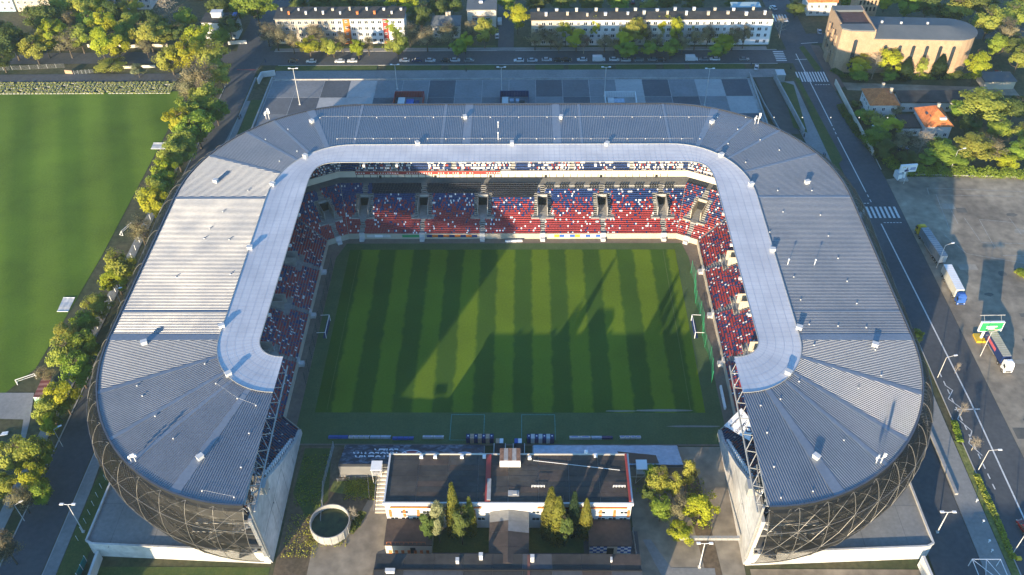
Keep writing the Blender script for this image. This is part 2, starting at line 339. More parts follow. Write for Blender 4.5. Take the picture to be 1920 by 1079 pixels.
# near side: yards between the stands
sheet('yard_left', [(-54, -45.4), (-33, -45.4), (-31, -80), (-29, -100), (-54, -100)], .01, M['brownearth'])
sheet('yard_right', [(30, -45.4), (54.8, -45.4), (54.8, -100), (30, -100)], .01, M['asphalt_old'])
sheet('yard_track_right', [(43, -52), (47.5, -52), (50, -90), (46.5, -90)], .03, M['brownearth'])
sheet('yard_grass_left', [(-53, -46), (-46, -46), (-44.5, -62), (-49, -67), (-53.5, -60)], .02, M['lawn'])
sheet('yard_apron', [at2(690, 938), at2(724, 938), at2(727, 985), at2(727, 1028), at2(708, 1035), at2(698, 1079), at2(575, 1079), at2(587, 1020), at2(640, 1016), at2(664, 985)], .03, M['asphalt_old'])
sheet('concrete_strip_right', [at2(1205, 1012), at2(1220, 1012), at2(1258, 1065), at2(1340, 1066), at2(1342, 1079), at2(1240, 1079)], .045, M['paving'])
sheet('foreyard', rect(-31, -81, 31, -70.5), .012, M['asphalt'])
sheet('garden', rect(-18, -76.4, 18, -69.8), .03, M['lawn'])
sheet('near_lawn', rect(-96, -100, -55, -80.4), .01, M['lawn'])
sheet('near_yard', rect(56, -100, 97, -80.4), .012, M['asphalt_old'])
sheet('weed_bank', [at2(626, 902), at2(692, 902), at2(692, 935), at2(650, 928), at2(618, 922)], .06, M['weeds'])
# ------------------------------------------------------------------ the stadium
stad = thing('stadium', (0, 55, 0), 'big horseshoe football stadium with grey ribbed roof around the striped pitch', 'stadium')
ZR = 28.0
def spt(c, a, b, n, th):
    x, y = math.cos(th), math.sin(th)
    return (c[0]+a*math.copysign(abs(x)**(2/n), x), c[1]+b*math.copysign(abs(y)**(2/n), y))
NEAR, FAR = (-55.0, -33.0), (-50.0, 25.0)
RAD = {'outer': ((44.7, 49.4, 2), (49.7, 51.6, 2)), 'mid': ((17.2, 18.4, 2), (22.5, 27.4, 2.1)), 'inner': ((7.0, 6.6, 2.2), (11.7, 18.4, 4.5))}
# stations along the left half: ('n', deg) near corner, 's' y along the side, ('f', deg) far corner, 'x' along the far side
def station(kind, v, curve):
    n, f = RAD[curve]
    if kind == 'n': return spt(NEAR, n[0], n[1], n[2], rad(270-v))          # v 0 = cut end, 90 = side
    if kind == 's':
        t = (v+33)/58; xo = NEAR[0]-n[0]; x1 = FAR[0]-f[0]; return (xo+(x1-xo)*t, v)
    if kind == 'f': return spt(FAR, f[0], f[1], f[2], rad(180-v))           # v 0 = side, 90 = far side
    return (v, FAR[1]+f[1])
def span(a, b, n=10):
    """stations between two keys of the same stretch"""
    return [(a[0], a[1]+(b[1]-a[1])*i/n) for i in range(n+1)]
# roof segments (left half), each between two stations; corner spans are split so the edge stays round
SEG = []
for a, b in ((0, 19), (21.5, 38), (38, 49.3), (49.3, 68), (68, 90)): SEG.append((('n', a), ('n', b)))
SEG += [(('s', -33), ('s', -24)), (('s', -24), ('s', 25))]
for a, b in ((0, 25), (25, 43), (43, 54.5), (54.5, 68), (70.5, 90)): SEG.append((('f', a), ('f', b)))
SEG_FAR = [(('x', -50), ('x', -22.3)), (('x', -22.3), ('x', -15.8)), (('x', -13.2), ('x', 13.2)), (('x', 15.8), ('x', 22.3)), (('x', 22.3), ('x', 50))]
def mirror(pts): return [(-x, y) for x, y in pts]
def seg_poly(a, b, c0, c1):
    n = 10 if a[0] in 'nf' else 1
    ks = span(a, b, n)
    return [station(k, v, c0) for k, v in ks], [station(k, v, c1) for k, v in ks]

def roof_metal(name, base, met, rough):
    m = bpy.data.materials.new(name); m.use_nodes = True; t = m.node_tree; N = t.nodes; Lk = t.links
    b = N['Principled BSDF']; b.inputs['Metallic'].default_value = met; b.inputs['Roughness'].default_value = rough
    g = N.new('ShaderNodeNewGeometry')
    n1 = N.new('ShaderNodeTexNoise'); n1.inputs['Scale'].default_value = .12; n1.inputs['Detail'].default_value = 5; Lk.new(g.outputs['Position'], n1.inputs['Vector'])
    n2 = N.new('ShaderNodeTexNoise'); n2.inputs['Scale'].default_value = 1.1; n2.inputs['Detail'].default_value = 4; Lk.new(g.outputs['Position'], n2.inputs['Vector'])
    ad = N.new('ShaderNodeMath'); ad.operation = 'ADD'; Lk.new(n1.outputs['Fac'], ad.inputs[0]); Lk.new(n2.outputs['Fac'], ad.inputs[1])
    mr = N.new('ShaderNodeMapRange'); mr.inputs[1].default_value = .7; mr.inputs[2].default_value = 1.3; mr.inputs[3].default_value = .88; mr.inputs[4].default_value = 1.1; Lk.new(ad.outputs[0], mr.inputs[0])
    mx = N.new('ShaderNodeMix'); mx.data_type = 'RGBA'; mx.blend_type = 'MULTIPLY'; mx.inputs[0].default_value = 1; mx.inputs[6].default_value = (*base, 1); Lk.new(mr.outputs[0], mx.inputs[7])
    Lk.new(mx.outputs[2], b.inputs['Base Color'])
    m2 = N.new('ShaderNodeMapRange'); m2.inputs[1].default_value = .3; m2.inputs[2].default_value = .7; m2.inputs[3].default_value = rough-.05; m2.inputs[4].default_value = rough+.07; Lk.new(n1.outputs['Fac'], m2.inputs[0]); Lk.new(m2.outputs[0], b.inputs['Roughness'])
    return m
M['roof'] = roof_metal('ribbed roof sheet', (.25, .26, .28), .5, .47)
M['flash'] = roof_metal('roof flashing', (.24, .26, .29), .45, .48)

def clipline(poly, o, d):
    """parameter range of the line o + t d inside a polygon"""
    ts = []
    for i in range(len(poly)):
        p, q = poly[i], poly[(i+1) % len(poly)]
        ex, ey = q[0]-p[0], q[1]-p[1]; den = d[0]*ey-d[1]*ex
        if abs(den) < 1e-9: continue
        t = ((p[0]-o[0])*ey-(p[1]-o[1])*ex)/den; s = ((p[0]-o[0])*d[1]-(p[1]-o[1])*d[0])/den
        if -1e-9 <= s <= 1+1e-9: ts.append(t)
    return (min(ts), max(ts)) if len(ts) > 1 else None
PITCHR, HR = .56, .135
PROF = ((0, 0), (.50, 0), (.62, 1), (.88, 1))
def rib_panel(mid, out):
    mb = MB(); poly = mid + out[::-1]
    mc = (sum(p[0] for p in mid)/len(mid), sum(p[1] for p in mid)/len(mid)); oc = (sum(p[0] for p in out)/len(out), sum(p[1] for p in out)/len(out))
    d = Vector((oc[0]-mc[0], oc[1]-mc[1])).normalized(); n = Vector((-d.y, d.x))
    ss = [(p[0]-mc[0])*n.x+(p[1]-mc[1])*n.y for p in poly]; s0, s1 = min(ss), max(ss)
    L = [s0+1e-4]; Z = [0.0]; k = 0
    while True:
        for f, z in PROF:
            s = s0+.02+(k+f)*PITCHR
            if s < s1-1e-3: L.append(s); Z.append(z*HR)
        k += 1
        if s0+k*PITCHR > s1: break
    L.append(s1-1e-4); Z.append(0)
    prev = None
    for s, z in zip(L, Z):
        r = clipline(poly, (mc[0]+n.x*s, mc[1]+n.y*s), d)
        if not r: prev = None; continue
        a = (mc[0]+n.x*s+d.x*r[0], mc[1]+n.y*s+d.y*r[0], ZR+z); b = (mc[0]+n.x*s+d.x*r[1], mc[1]+n.y*s+d.y*r[1], ZR+z)
        if prev: mb.quad([prev[0], prev[1], b, a])
        prev = (a, b)
    return mb
def up(o):
    me = o.data
    if me.polygons and sum(p.normal.z*p.area for p in me.polygons) < 0: me.flip_normals()
    return o
halves = [(s, False) for s in SEG]+[(s, True) for s in SEG]+[(s, False) for s in SEG_FAR]
for (a, b), mir in halves:
    mid, out = seg_poly(a, b, 'mid', 'outer')
    if mir: mid, out = mirror(mid), mirror(out)
    up(rib_panel(mid, out).build('roof_panel', M['roof'], stad))
# flashing strips lying on the seams
def strip(a, w0, w1, mir=False, tone='flash', b=None):
    if b is None: m, o = station(*a, 'mid'), station(*a, 'outer'); p = [m, o]; q = None
    else: m, o = [tuple((u+v)/2 for u, v in zip(station(*a, c), station(*b, c))) for c in ('mid', 'outer')]
    d = Vector((o[0]-m[0], o[1]-m[1])).normalized(); n = Vector((-d.y, d.x))
    pts = [(m[0]+n.x*w0/2, m[1]+n.y*w0/2), (o[0]+n.x*w1/2, o[1]+n.y*w1/2), (o[0]-n.x*w1/2, o[1]-n.y*w1/2), (m[0]-n.x*w0/2, m[1]-n.y*w0/2)]
    if mir: pts = mirror(pts)
    return MB().prism(pts, ZR-.3, ZR+HR+.03).build('roof_flashing', M[tone], stad)
for mir in (False, True):
    for s, w0, w1 in ((('n', 38), .9, 1.1), (('n', 49.3), .9, 1.1), (('n', 68), .9, 1.2), (('s', -33.2), 1.9, 2.3), (('s', -24), .5, .5), (('s', 24.6), .9, .9), (('f', 25), .8, .9), (('f', 43), .9, 1), (('f', 54.5), .9, .9), (('f', 89.4), .8, .8)):
        strip(s, w0, w1, mir)
    strip(('n', 19), 1.3, 2.6, mir, b=('n', 21.5)); strip(('f', 68), 1.4, 2.6, mir, b=('f', 70.5))
for x, w in ((-22.3, .7), (-14.5, 2.6), (14.5, 2.6), (22.3, .7)): strip(('x', x), w, w)

def ring(curve, n=14, mir_full=True, dn=0):
    L = [station('n', 90*i/n, curve) for i in range(n+1)]
    L += [station('s', -33+58*i/8, curve) for i in range(1, 8)]
    L += [station('f', 90*i/n, curve) for i in range(n+1)]
    if curve == 'inner': pass
    return L + [(x, L[-1][1]) for x in (-40, -30, -20, -10, 0, 10, 20, 30, 40)] + mirror(L)[::-1]
OUT, MID, INN = ring('outer', 22), ring('mid'), ring('inner')
def normals(L):
    r = []
    for i in range(len(L)):
        p, q = L[max(0, i-1)], L[min(len(L)-1, i+1)]; d = Vector((q[0]-p[0], q[1]-p[1])).normalized(); r.append((-d.y, d.x))
    return r
NRM = normals(OUT)
def off(L, N, o): return [(p[0]+n[0]*o, p[1]+n[1]*o) for p, n in zip(L, N)]
if (NRM[40][0]*OUT[40][0] + NRM[40][1]*OUT[40][1]) < 0: NRM = [(-a, -b) for a, b in NRM]
def band(mb, A, B, za, zb, m=0):
    for i in range(len(A)-1): mb.quad([(*A[i], za), (*A[i+1], za), (*B[i+1], zb), (*B[i], zb)], m)
# eaves gutter and fascia round the outer edge
mb = MB(); A, B = off(OUT, NRM, .05), off(OUT, NRM, .42)
band(mb, A, B, ZR+.32, ZR+.32, 1); band(mb, B, B, ZR+.32, ZR-.7, 0); band(mb, A, A, ZR+.32, ZR-.1, 0)
mb.build('eaves', [M['darkmetal'], mat('eaves cap', (.12, .125, .14), rough=.4, var=.1, metal=.4)], stad)

# the translucent inner canopy, sheet by sheet, with its purlins
def poly_mat():
    m = bpy.data.materials.new('translucent canopy sheet'); m.use_nodes = True; t = m.node_tree; N = t.nodes; Lk = t.links
    b = N['Principled BSDF']; b.inputs['Roughness'].default_value = .22; b.inputs['Specular IOR Level'].default_value = .6
    g = N.new('ShaderNodeNewGeometry'); n1 = N.new('ShaderNodeTexNoise'); n1.inputs['Scale'].default_value = .16; n1.inputs['Detail'].default_value = 4; Lk.new(g.outputs['Position'], n1.inputs['Vector'])
    rp = N.new('ShaderNodeValToRGB'); rp.color_ramp.elements[0].position = .3; rp.color_ramp.elements[1].position = .7
    rp.color_ramp.elements[0].color = (.56, .56, .585, 1); rp.color_ramp.elements[1].color = (.72, .715, .73, 1); Lk.new(n1.outputs['Fac'], rp.inputs[0]); Lk.new(rp.outputs[0], b.inputs['Base Color'])
    tr = N.new('ShaderNodeBsdfTranslucent'); tr.inputs[0].default_value = (.75, .76, .8, 1); ms = N.new('ShaderNodeMixShader'); ms.inputs[0].default_value = .2
    Lk.new(b.outputs[0], ms.inputs[1]); Lk.new(tr.outputs[0], ms.inputs[2]); Lk.new(ms.outputs[0], N['Material Output'].inputs[0]); return m
M['poly'] = poly_mat()
M['purlin'] = mat('canopy purlin', (.42, .44, .51), rough=.5, var=.05)
ZI = 27.6
CSEG = [(('n', 0), ('n', 30)), (('n', 30), ('n', 60)), (('n', 60), ('n', 90)), (('s', -33), ('s', -14)), (('s', -14), ('s', 6)), (('s', 6), ('s', 25)), (('f', 0), ('f', 45)), (('f', 45), ('f', 90))]
CF = [(('x', -50), ('x', -16.7)), (('x', -16.7), ('x', 16.7)), (('x', 16.7), ('x', 50))]
pur = MB()
for (a, b), mir in [(s, False) for s in CSEG]+[(s, True) for s in CSEG]+[(s, False) for s in CF]:
    if a[0] in 'sx': ns = max(1, round(abs(b[1]-a[1])/1.65))
    else: ns = {'n': 5, 'f': 9}[a[0]]
    ks = span(a, b, ns)
    mi = [station(k, v, 'mid') for k, v in ks]; inn = [station(k, v, 'inner') for k, v in ks]
    if mir: mi, inn = mirror(mi), mirror(inn)
    mb = MB(); NL = 5
    rows = []
    for p, q in zip(mi, inn):
        rows.append([(p[0]+(q[0]-p[0])*j/NL, p[1]+(q[1]-p[1])*j/NL, ZR+.2+(ZI-ZR)*j/NL - .1*math.sin(math.pi*j/NL)) for j in range(NL+1)])
    for i in range(len(rows)-1):
        for j in range(NL): mb.quad([rows[i][j], rows[i+1][j], rows[i+1][j+1], rows[i][j+1]])
    up(mb.build('canopy_panel', M['poly'], stad))
    for i, r in enumerate(rows[:-1]):
        for j in range(NL):
            p, q = Vector(r[j]), Vector(r[j+1]); n = (q-p).cross(Vector((0, 0, 1))).normalized()*.028; u = Vector((0, 0, .06))
            pur.quad([p-n+u, q-n+u, q+n+u, p+n+u])
    for i in range(len(rows)-1):
        for j in range(1, NL):
            p, q = Vector(rows[i][j]), Vector(rows[i+1][j]); n = (q-p).cross(Vector((0, 0, 1))).normalized()*.035; u = Vector((0, 0, .07))
            pur.quad([p-n+u, q-n+u, q+n+u, p+n+u])
tag(pur.build('canopy_purlins', M['purlin'], stad), kind='stuff')
for L, z, w in ((INN, ZI+.15, .16), (MID, ZR+.28, .11)):
    mb = MB()
    for i in range(len(L)-1): mb.tube((*L[i], z), (*L[i+1], z), w, 4)
    mb.build('canopy_edge', M['steel'], stad)
FL = [(-46+10.3*i, 43.1, 26.4, .7, 1.1, .9) for i in range(10)]
for s in (-1, 1):
    for y in (-24, -10, 4, 18): FL.append((s*61.7, y, 26.5, .8, .6, .8))
for b in FL: MB().box(*b).build('floodlight', M['offwhite'], stad)

# end trusses under the two cut roof edges
for s in (-1, 1):
    mb = MB(); N_ = 9
    def P(t, z, dx=0): return (s*(55.2+1.0*t-dx), -82+42*t, z)
    for a, b in ((25.0, 1.9), (27.4, .2)): mb.tube(P(0, a, b), P(1, a, b), .22, 5)
    for i in range(N_):
        t0, t1, tm = i/N_, (i+1)/N_, (i+.5)/N_
        mb.tube(P(t0, 27.4, .2), P(tm, 25, 1.9), .11, 4); mb.tube(P(tm, 25, 1.9), P(t1, 27.4, .2), .11, 4)
    mb.box(s*53.6, -74.5, 22.2, 2.2, 2.6, 2.6)
    mb.tube((s*53.6, -74.5, 22), P(.2, 25, 1.9), .2, 5); mb.tube((s*54.2, -82, 27), (s*54.2, -80.5, 5), .28, 6)
    mb.tube((s*54.2, -79, 27), (s*53.8, -74.5, 23), .2, 5)
    mb.build('end_truss', M['steel'], stad)

# rooftop boxes
def at_roof(x, y): return at(x, y, ZR+HR)
VENTS = [(585, 227), (872, 219), (1052, 219), (1335, 228), (783, 268), (960, 268), (1138, 269), (573, 292), (1352, 290), (405, 339), (512, 345), (469, 464), (416, 611), (271, 642), (429, 701), (376, 857), (1408, 345), (1513, 341), (1448, 468), (1498, 614), (1640, 646), (1478, 698), (1530, 856)]
for x, y in VENTS:
    p = at_roof(x, y+3); a = math.atan2(p[1]-5, p[0])
    mb = MB().box(p[0], p[1], ZR, 1.35, 1.0, 1.0, a).box(p[0], p[1], ZR+1.0, 1.55, 1.2, .18, a)
    v = mb.build('roof_vent', M['offwhite'], stad)
mb = MB()
for i in range(21):
    p = at_roof(600+53.2*i, 220+abs(i-10)*.15); mb.box(p[0], p[1], ZR+HR, .26, .26, .26)
    p = at_roof(632+34*i, 261); mb.box(p[0], p[1], ZR+HR, .26, .26, .26)
for x, y in ((498, 262), (540, 243), (557, 284), (524, 303), (1383, 243), (1425, 263), (1365, 270), (1398, 305), (1461, 282), (418, 398), (393, 430), (383, 448), (430, 450), (330, 520), (465, 358), (432, 515), (1522, 358), (1458, 358), (1468, 398), (1443, 436), (1538, 404), (1553, 443), (1571, 485), (1588, 528), (1606, 570), (1488, 520), (1501, 563), (1517, 609), (1571, 612), (1624, 615), (1526, 648), (1641, 657), (1652, 705), (1498, 716), (1609, 729), (1582, 826), (1463, 749), (1426, 761), (1438, 812), (1451, 876), (1524, 922), (1464, 934), (384, 683), (257, 724), (267, 743), (405, 720), (445, 748), (291, 781), (325, 823), (369, 855), (467, 813), (452, 877), (379, 921), (439, 933), (480, 761)):
    p = at_roof(x, y); mb.box(p[0], p[1], ZR+HR, .28, .28, .28)
tag(mb.build('roof_anchors', M['offwhite'], stad), kind='stuff')
mb = MB()
for y, x0, x1 in ((220, 600, 1345), (261, 632, 1300)):
    p, q = at_roof(x0, y), at_roof(x1, y); mb.tube((p[0], p[1], ZR+.4), (q[0], q[1], ZR+.4), .018, 3)
for a, b in (((445, 748), (480, 761)), ((379, 921), (439, 933)), ((405, 720), (445, 748))):
    p, q = at_roof(*a), at_roof(*b); mb.tube((p[0], p[1], ZR+.5), (q[0], q[1], ZR+.5), .02, 3)
mb.build('lightning_wire', M['offwhite'], stad)
mb = MB()
for x, y, h in ((934, 240, 2.2), (934, 262, 2.6), (1477, 496, 1.8), (1527, 497, 1.8)):
    p = at_roof(x, y); mb.tube((p[0], p[1], ZR), (p[0], p[1], ZR+h), .09, 5); mb.box(p[0], p[1], ZR+h, .35, .35, .3)
mb.build('roof_mast', M['white'], stad)

# antenna masts on the corners of the eaves
for i, (x, y, lab, h) in enumerate(((505, 216, 'white antenna cluster on the roof corner beside the plaza and the lone road', 4.2), (1421, 225, 'white antenna cluster on the roof corner beside the sunken ramp', 4.2), (255, 858, 'thin antenna mast on the eaves of the nearer roof end beside the grass verge', 3.0), (1651, 861, 'thin antenna mast on the eaves of the nearer roof end beside the zigzag road marking', 3.6))):
    p = at(x, y+8, ZR)
    t = thing('antenna_mast', (p[0], p[1], ZR), lab, 'antenna', 'antenna masts on the roof edge')
    MB().tube((p[0], p[1], ZR), (p[0], p[1], ZR+h), .13, 6).tube((p[0]-1, p[1], ZR), (p[0]-1, p[1], ZR+h*.7), .1, 5).tube((p[0]-1, p[1], ZR+h*.5), (p[0], p[1], ZR+h*.5), .06, 4).build('pole', M['offwhite'], t)
    for dx, dy, z in ((-1.2, 0, .35), (-.8, .3, .45), (.35, .2, .5), (0, -.3, .72), (.3, -.2, .75)):
        MB().box(p[0]+dx, p[1]+dy, ZR+h*z, .3, .22, h*.26).build('antenna_panel', M['white'], t)

# ------------------------------------------------------------------ facade: dark louvred mesh bulging round the outside
PRF = [(27.4, .4), (26.8, 1.9), (25, 3.7), (22, 5.3), (18, 6.1), (14, 5.7), (10, 3.9), (7, 1.5), (5.3, -.8)]
def pro(z):
    for (a, o), (b, q) in zip(PRF, PRF[1:]):
        if b <= z <= a: return o+(q-o)*(a-z)/(a-b)
    return PRF[-1][1]
def bulge(i):
    p = OUT[i]; t = min(1, max(0, (abs(p[0])-75)/25)); t = t*t*(3-2*t)
    if p[1] < -33: return .5+.3*t
    return min(1.3, .8+.2*(p[1]+33)/28)
BUL = [bulge(i) for i in range(len(OUT))]
def offp(z): return [(p[0]+n[0]*pro(z)*b, p[1]+n[1]*pro(z)*b) for p, n, b in zip(OUT, NRM, BUL)]
mesh_m = mat('bronze black facade mesh', (.014, .0135, .0125), rough=.5, var=.15, scale=.3, metal=.4, col2=(.024, .0225, .02))
mb = MB(); z = 27.38; dz = .1
while z > 5.5:
    step = .12 if z > 26.8 else (.22 if z > 25 else .40)
    zz = z-step*.66; band(mb, offp(z), offp(zz), z, zz); z -= step
tag(mb.build('facade_louvres', mesh_m, stad), kind='stuff')
mb = MB(); idx = list(range(0, len(OUT), 2))
def F(i, z, e=0): return (OUT[i][0]+NRM[i][0]*(pro(z)*BUL[i]+e), OUT[i][1]+NRM[i][1]*(pro(z)*BUL[i]+e), z+(.1 if z > 25 else 0))
ZS = [27.3, 26.8, 25.8, 24.5, 22, 18, 14.5, 11, 8, 5.4]
for n_, i in enumerate(idx):
    for a, b in zip(ZS, ZS[1:]): mb.tube(F(i, a, .12), F(i, b, .12), .06, 4)
    if n_+1 < len(idx):
        j = idx[n_+1]
        for a, b in ((27.3, 22), (22, 14)):
            for k, l in ((i, j), (j, i)):
                m_ = (i+j)//2; c = 25.6 if a > 25 else 18; mb.tube(F(k, a, .1), F(m_, c, .1), .042, 3); mb.tube(F(m_, c, .1), F(l, b, .1), .042, 3)
for i in range(len(OUT)-1):
    for zz in (22, 14, 5.4): mb.tube(F(i, zz, .12), F(i+1, zz, .12), .09, 4)
mb.build('facade_frame', mat('facade tube steel', (.19, .18, .165), rough=.45, var=.15, metal=.3), stad)
# concourse floors, back wall and columns behind the mesh
mb = MB()
for z in (10.2, 15.6, 20.6):
    A, B = off(OUT, NRM, -1.0), off(OUT, NRM, -13)
    band(mb, A, B, z, z); band(mb, A, A, z, z-.7); band(mb, off(OUT, NRM, -13), off(OUT, NRM, -13), z, z-.7)
for i in range(0, len(OUT), 2):
    p = (OUT[i][0]-NRM[i][0]*2.2, OUT[i][1]-NRM[i][1]*2.2); mb.tube((*p, 5), (*p, 27.5), .3, 5)
    q = (OUT[i][0]-NRM[i][0]*11, OUT[i][1]-NRM[i][1]*11); mb.tube((*p, 24), (*q, 27.5), .16, 4)
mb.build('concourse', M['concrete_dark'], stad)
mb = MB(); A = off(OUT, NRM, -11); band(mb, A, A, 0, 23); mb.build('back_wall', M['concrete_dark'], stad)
for s in (-1, 1):
    for (x, y, z) in ((60, -80.5, 15.7), (67, -78.5, 10.3), (60.5, -80.6, 6)):
        mb = MB()
        for k in range(9): mb.box(s*(x-k*.5), y, z+k*.3, .5, 2.2, .3)
        mb.build('stair_flight', M['offwhite'], stad)
    MB().box(s*62, -79.8, 18, 12, 1.4, .4).build('stair_landing', M['offwhite'], stad); MB().box(s*66, -78.6, 12.8, 9, 1.4, .4).build('stair_landing', M['offwhite'], stad)

# ------------------------------------------------------------------ podium decks (near corners) and plaza
for s, lab in ((-1, 'left'), (1, 'right')):
    d = MB(); xs = 97.6*s
    pts = [(s*55.0, -79.5), (s*96, -77.6), (xs, -76.8), (s*97.3, -56), (s*96, -44), (s*80, -52), (s*60, -68), (s*55.0, -70)]
    d.prism(pts, 0, 5, 0, 1); o = d.build('podium_deck', [M['weathered'], M['paving']], stad)
    w = MB()                                              # parapet kerbs
    for p, q in zip(pts[:4], pts[1:4]):
        c = ((p[0]+q[0])/2, (p[1]+q[1])/2); L = math.hypot(q[0]-p[0], q[1]-p[1]); a = math.atan2(q[1]-p[1], q[0]-p[0])
        w.box(c[0], c[1], 5.0, L, .45, .55, a)
    w.build('parapet', M['weathered'], stad)
    j = MB()
    for t in (62, 72, 82, 92): j.box(s*t, -70, 5.004, .12, 17, .01)
    j.box(s*80, -66.5, 5.006, 34, .12, .01); j.build('deck_joint', M['concrete_dark'], stad)
slab('plaza', [(-98, 76), (-94, 60), (94, 60), (95.4, 76), (95.2, 139.6), (-99, 139.6)], 0, 1.9, M['concrete'])
shade = {'d': mat('dark slab concrete', (.085, .093, .105), var=.12, scale=.15, scale2=1), 'm': mat('mid slab concrete', (.19, .195, .20), var=.1, scale=.15, scale2=1),
         'l': mat('light slab concrete', (.36, .355, .34), var=.08, scale=.15, scale2=1), 'g': mat('grey slab concrete', (.135, .14, .147), var=.1, scale=.15, scale2=1)}
ROWS = ['mmdlmmdmmmdgmldmld', 'gdlldmdmgmmdmlgdml', 'mlmglmgmdmgmdmmlgd', 'mmglmdgmlmgdmlmdmg']
y0 = 138.6
for r, pat in enumerate(ROWS):
    y1 = y0-(13.2 if r == 0 else 12.6)
    for c, ch in enumerate(pat):
        x0 = -98.6+10.72*c; x1 = x0+10.72-.25; xx0 = max(x0, -98.3); xx1 = min(x1, 94.6)
        if r > 1 and abs((xx0+xx1)/2) < 60 and y1 < 90 and False: continue
        o = MB().prism([(xx0, y1+.25), (xx1, y1+.25), (xx1, y0), (xx0, y0)], 1.75, 1.94).build('paving_panel', shade[ch]); o['kind'] = 'structure'
        o.parent = bpy.data.objects['plaza']
    y0 = y1
st = MB()
for i in range(5): st.box(-2, 140.0+i*.55, 0, 190, .55, 1.7-i*.33)
st.box(-2, 139.4, 1.9, 192, .35, .5); st.box(-40, 141.2, .1, 100, .3, .8)
tag(st.build('plaza_steps', M['concrete']), kind='structure')
st = MB()                                                # low side walls of the plaza
st.box(-99.2, 100, 0, .5, 82, 2.6); st.box(95.6, 112, 0, .5, 56, 2.7)
tag(st.build('plaza_wall', M['concrete']), kind='structure')
# ------------------------------------------------------------------ seating bowl
FRONT = [(-55, -41.3), (-60, -37), (-60, 36.4), (-53.6, 39.7), (53.6, 39.7), (60, 36.4), (60, -37), (55, -41.3)]
def offset(pts, d):
    ns = []
    for p, q in zip(pts, pts[1:]):
        e = Vector((q[0]-p[0], q[1]-p[1])).normalized(); ns.append(Vector((-e.y, e.x)))
    out = []
    for i, p in enumerate(pts):
        if i == 0 or i == len(pts)-1:
            n = ns[0] if i == 0 else ns[-1]           # slide along the cut plane x = const
            out.append((p[0], p[1]+d/n.y if abs(n.y) > .2 else p[1]))
        else:
            a, b = ns[i-1], ns[i]; k = d/(1+a.dot(b)); out.append((p[0]+(a.x+b.x)*k, p[1]+(a.y+b.y)*k))
    return out
if offset(FRONT, 1)[3][1] < FRONT[3][1]:
    _o = offset
    def offset(pts, d): return _o(pts, -d)
NR, RUN, RISE, Z0 = 24, .735, .325, 1.5
UP0, UN, URUN, URISE, UZ0 = 18.0, 15, .8, .5, 13.6     # upper tier
VX = [-49.2+19.72*k for k in range(6)]
VY = [22.6, 3.0, -16.6]
def cent(L): return [((a[0]+b[0])/2, (a[1]+b[1])/2) for a, b in zip(L, L[1:])]
def vom(seg, p):
    """distance along the row to the nearest gangway centre"""
    if seg == 3: return min(abs(p[0]-x) for x in VX)
    if seg in (1, 5): return min(abs(p[1]-y) for y in VY)
    return None
CONC, CDK, CLT = 0, 1, 2
bowl = MB(); seatpos = []
def keep(seg, pos, k, cdist):
    d = cdist
    if k < 7: return d > .85
    if k < 9: return d > 3.9
    if k < 19: return d > 2.9
    return d > .9
for k in range(NR):
    A, B = offset(FRONT, k*RUN), offset(FRONT, (k+1)*RUN); z = Z0+k*RISE
    for s in range(len(A)-1):
        a0, a1, b0, b1 = (Vector(v) for v in (A[s], A[s+1], B[s], B[s+1]))
        L = (a1-a0).length; dr = (a1-a0).normalized(); nn = Vector((-dr.y, dr.x)); nn = nn if (b0-a0).dot(nn) > 0 else -nn
        # gaps where a vomitory opens
        gaps = []
        cs = []
        if s == 3: cs = [(Vector((x, 0))-Vector((a0.x, 0))).x for x in VX]
        elif s in (1, 5): cs = [abs(y-a0.y) for y in VY]
        elif s in (2, 4):
            f0, f1 = Vector(FRONT[s]), Vector(FRONT[s+1]); cs = [((f0+f1)/2+nn*k*RUN-a0).dot(dr)]
        if 9 <= k < 18: gaps = [(c-1.55, c+1.55) for c in cs]
        cur = 0.0; parts = []
        for g0, g1 in sorted(gaps): parts.append((cur, g0)); cur = g1
        parts.append((cur, L))
        for t0, t1 in parts:
            if t1 <= t0: continue
            p0, p1 = a0+dr*t0, a0+dr*t1
            q0 = b0 if t0 == 0 else p0+nn*RUN; q1 = b1 if abs(t1-L) < 1e-6 else p1+nn*RUN
            bowl.quad([(*p0, z-RISE if k else .0), (*p1, z-RISE if k else .0), (*p1, z), (*p0, z)], CONC)
            bowl.quad([(*p0, z), (*p1, z), (*q1, z), (*q0, z)], CONC)
        n = int(L/.5)
        for i in range(n):
            t = (i+.5)*L/n; p = a0+dr*t+nn*.28
            cd = min([abs(t-c) for c in cs]) if cs else 9
            if keep(s, p, k, cd): seatpos.append((p.x, p.y, z, nn.x, nn.y, k, s, 0, t, L))
# upper tier
FU = offset(FRONT, UP0)
for k in range(UN):
    A, B = offset(FRONT, UP0+k*URUN), offset(FRONT, UP0+(k+1)*URUN); z = UZ0+k*URISE
    for s in range(len(A)-1):
        a0, a1, b0, b1 = A[s], A[s+1], B[s], B[s+1]
        bowl.quad([(*a0, z-URISE), (*a1, z-URISE), (*a1, z), (*a0, z)]); bowl.quad([(*a0, z), (*a1, z), (*b1, z), (*b0, z)])
        va, vb = Vector(a0), Vector(a1); L = (vb-va).length; dr = (vb-va).normalized(); nn = Vector((-dr.y, dr.x)); nn = nn if (Vector(b0)-va).dot(nn) > 0 else -nn
        n = int(L/.52)
        for i in range(n):
            t = (i+.5)*L/n; p = va+dr*t+nn*.3
            if s == 3 and min(abs(p.x-(x+9.86)) for x in VX) < .8: continue
            seatpos.append((p.x, p.y, z, nn.x, nn.y, k, s, 1, t, L))
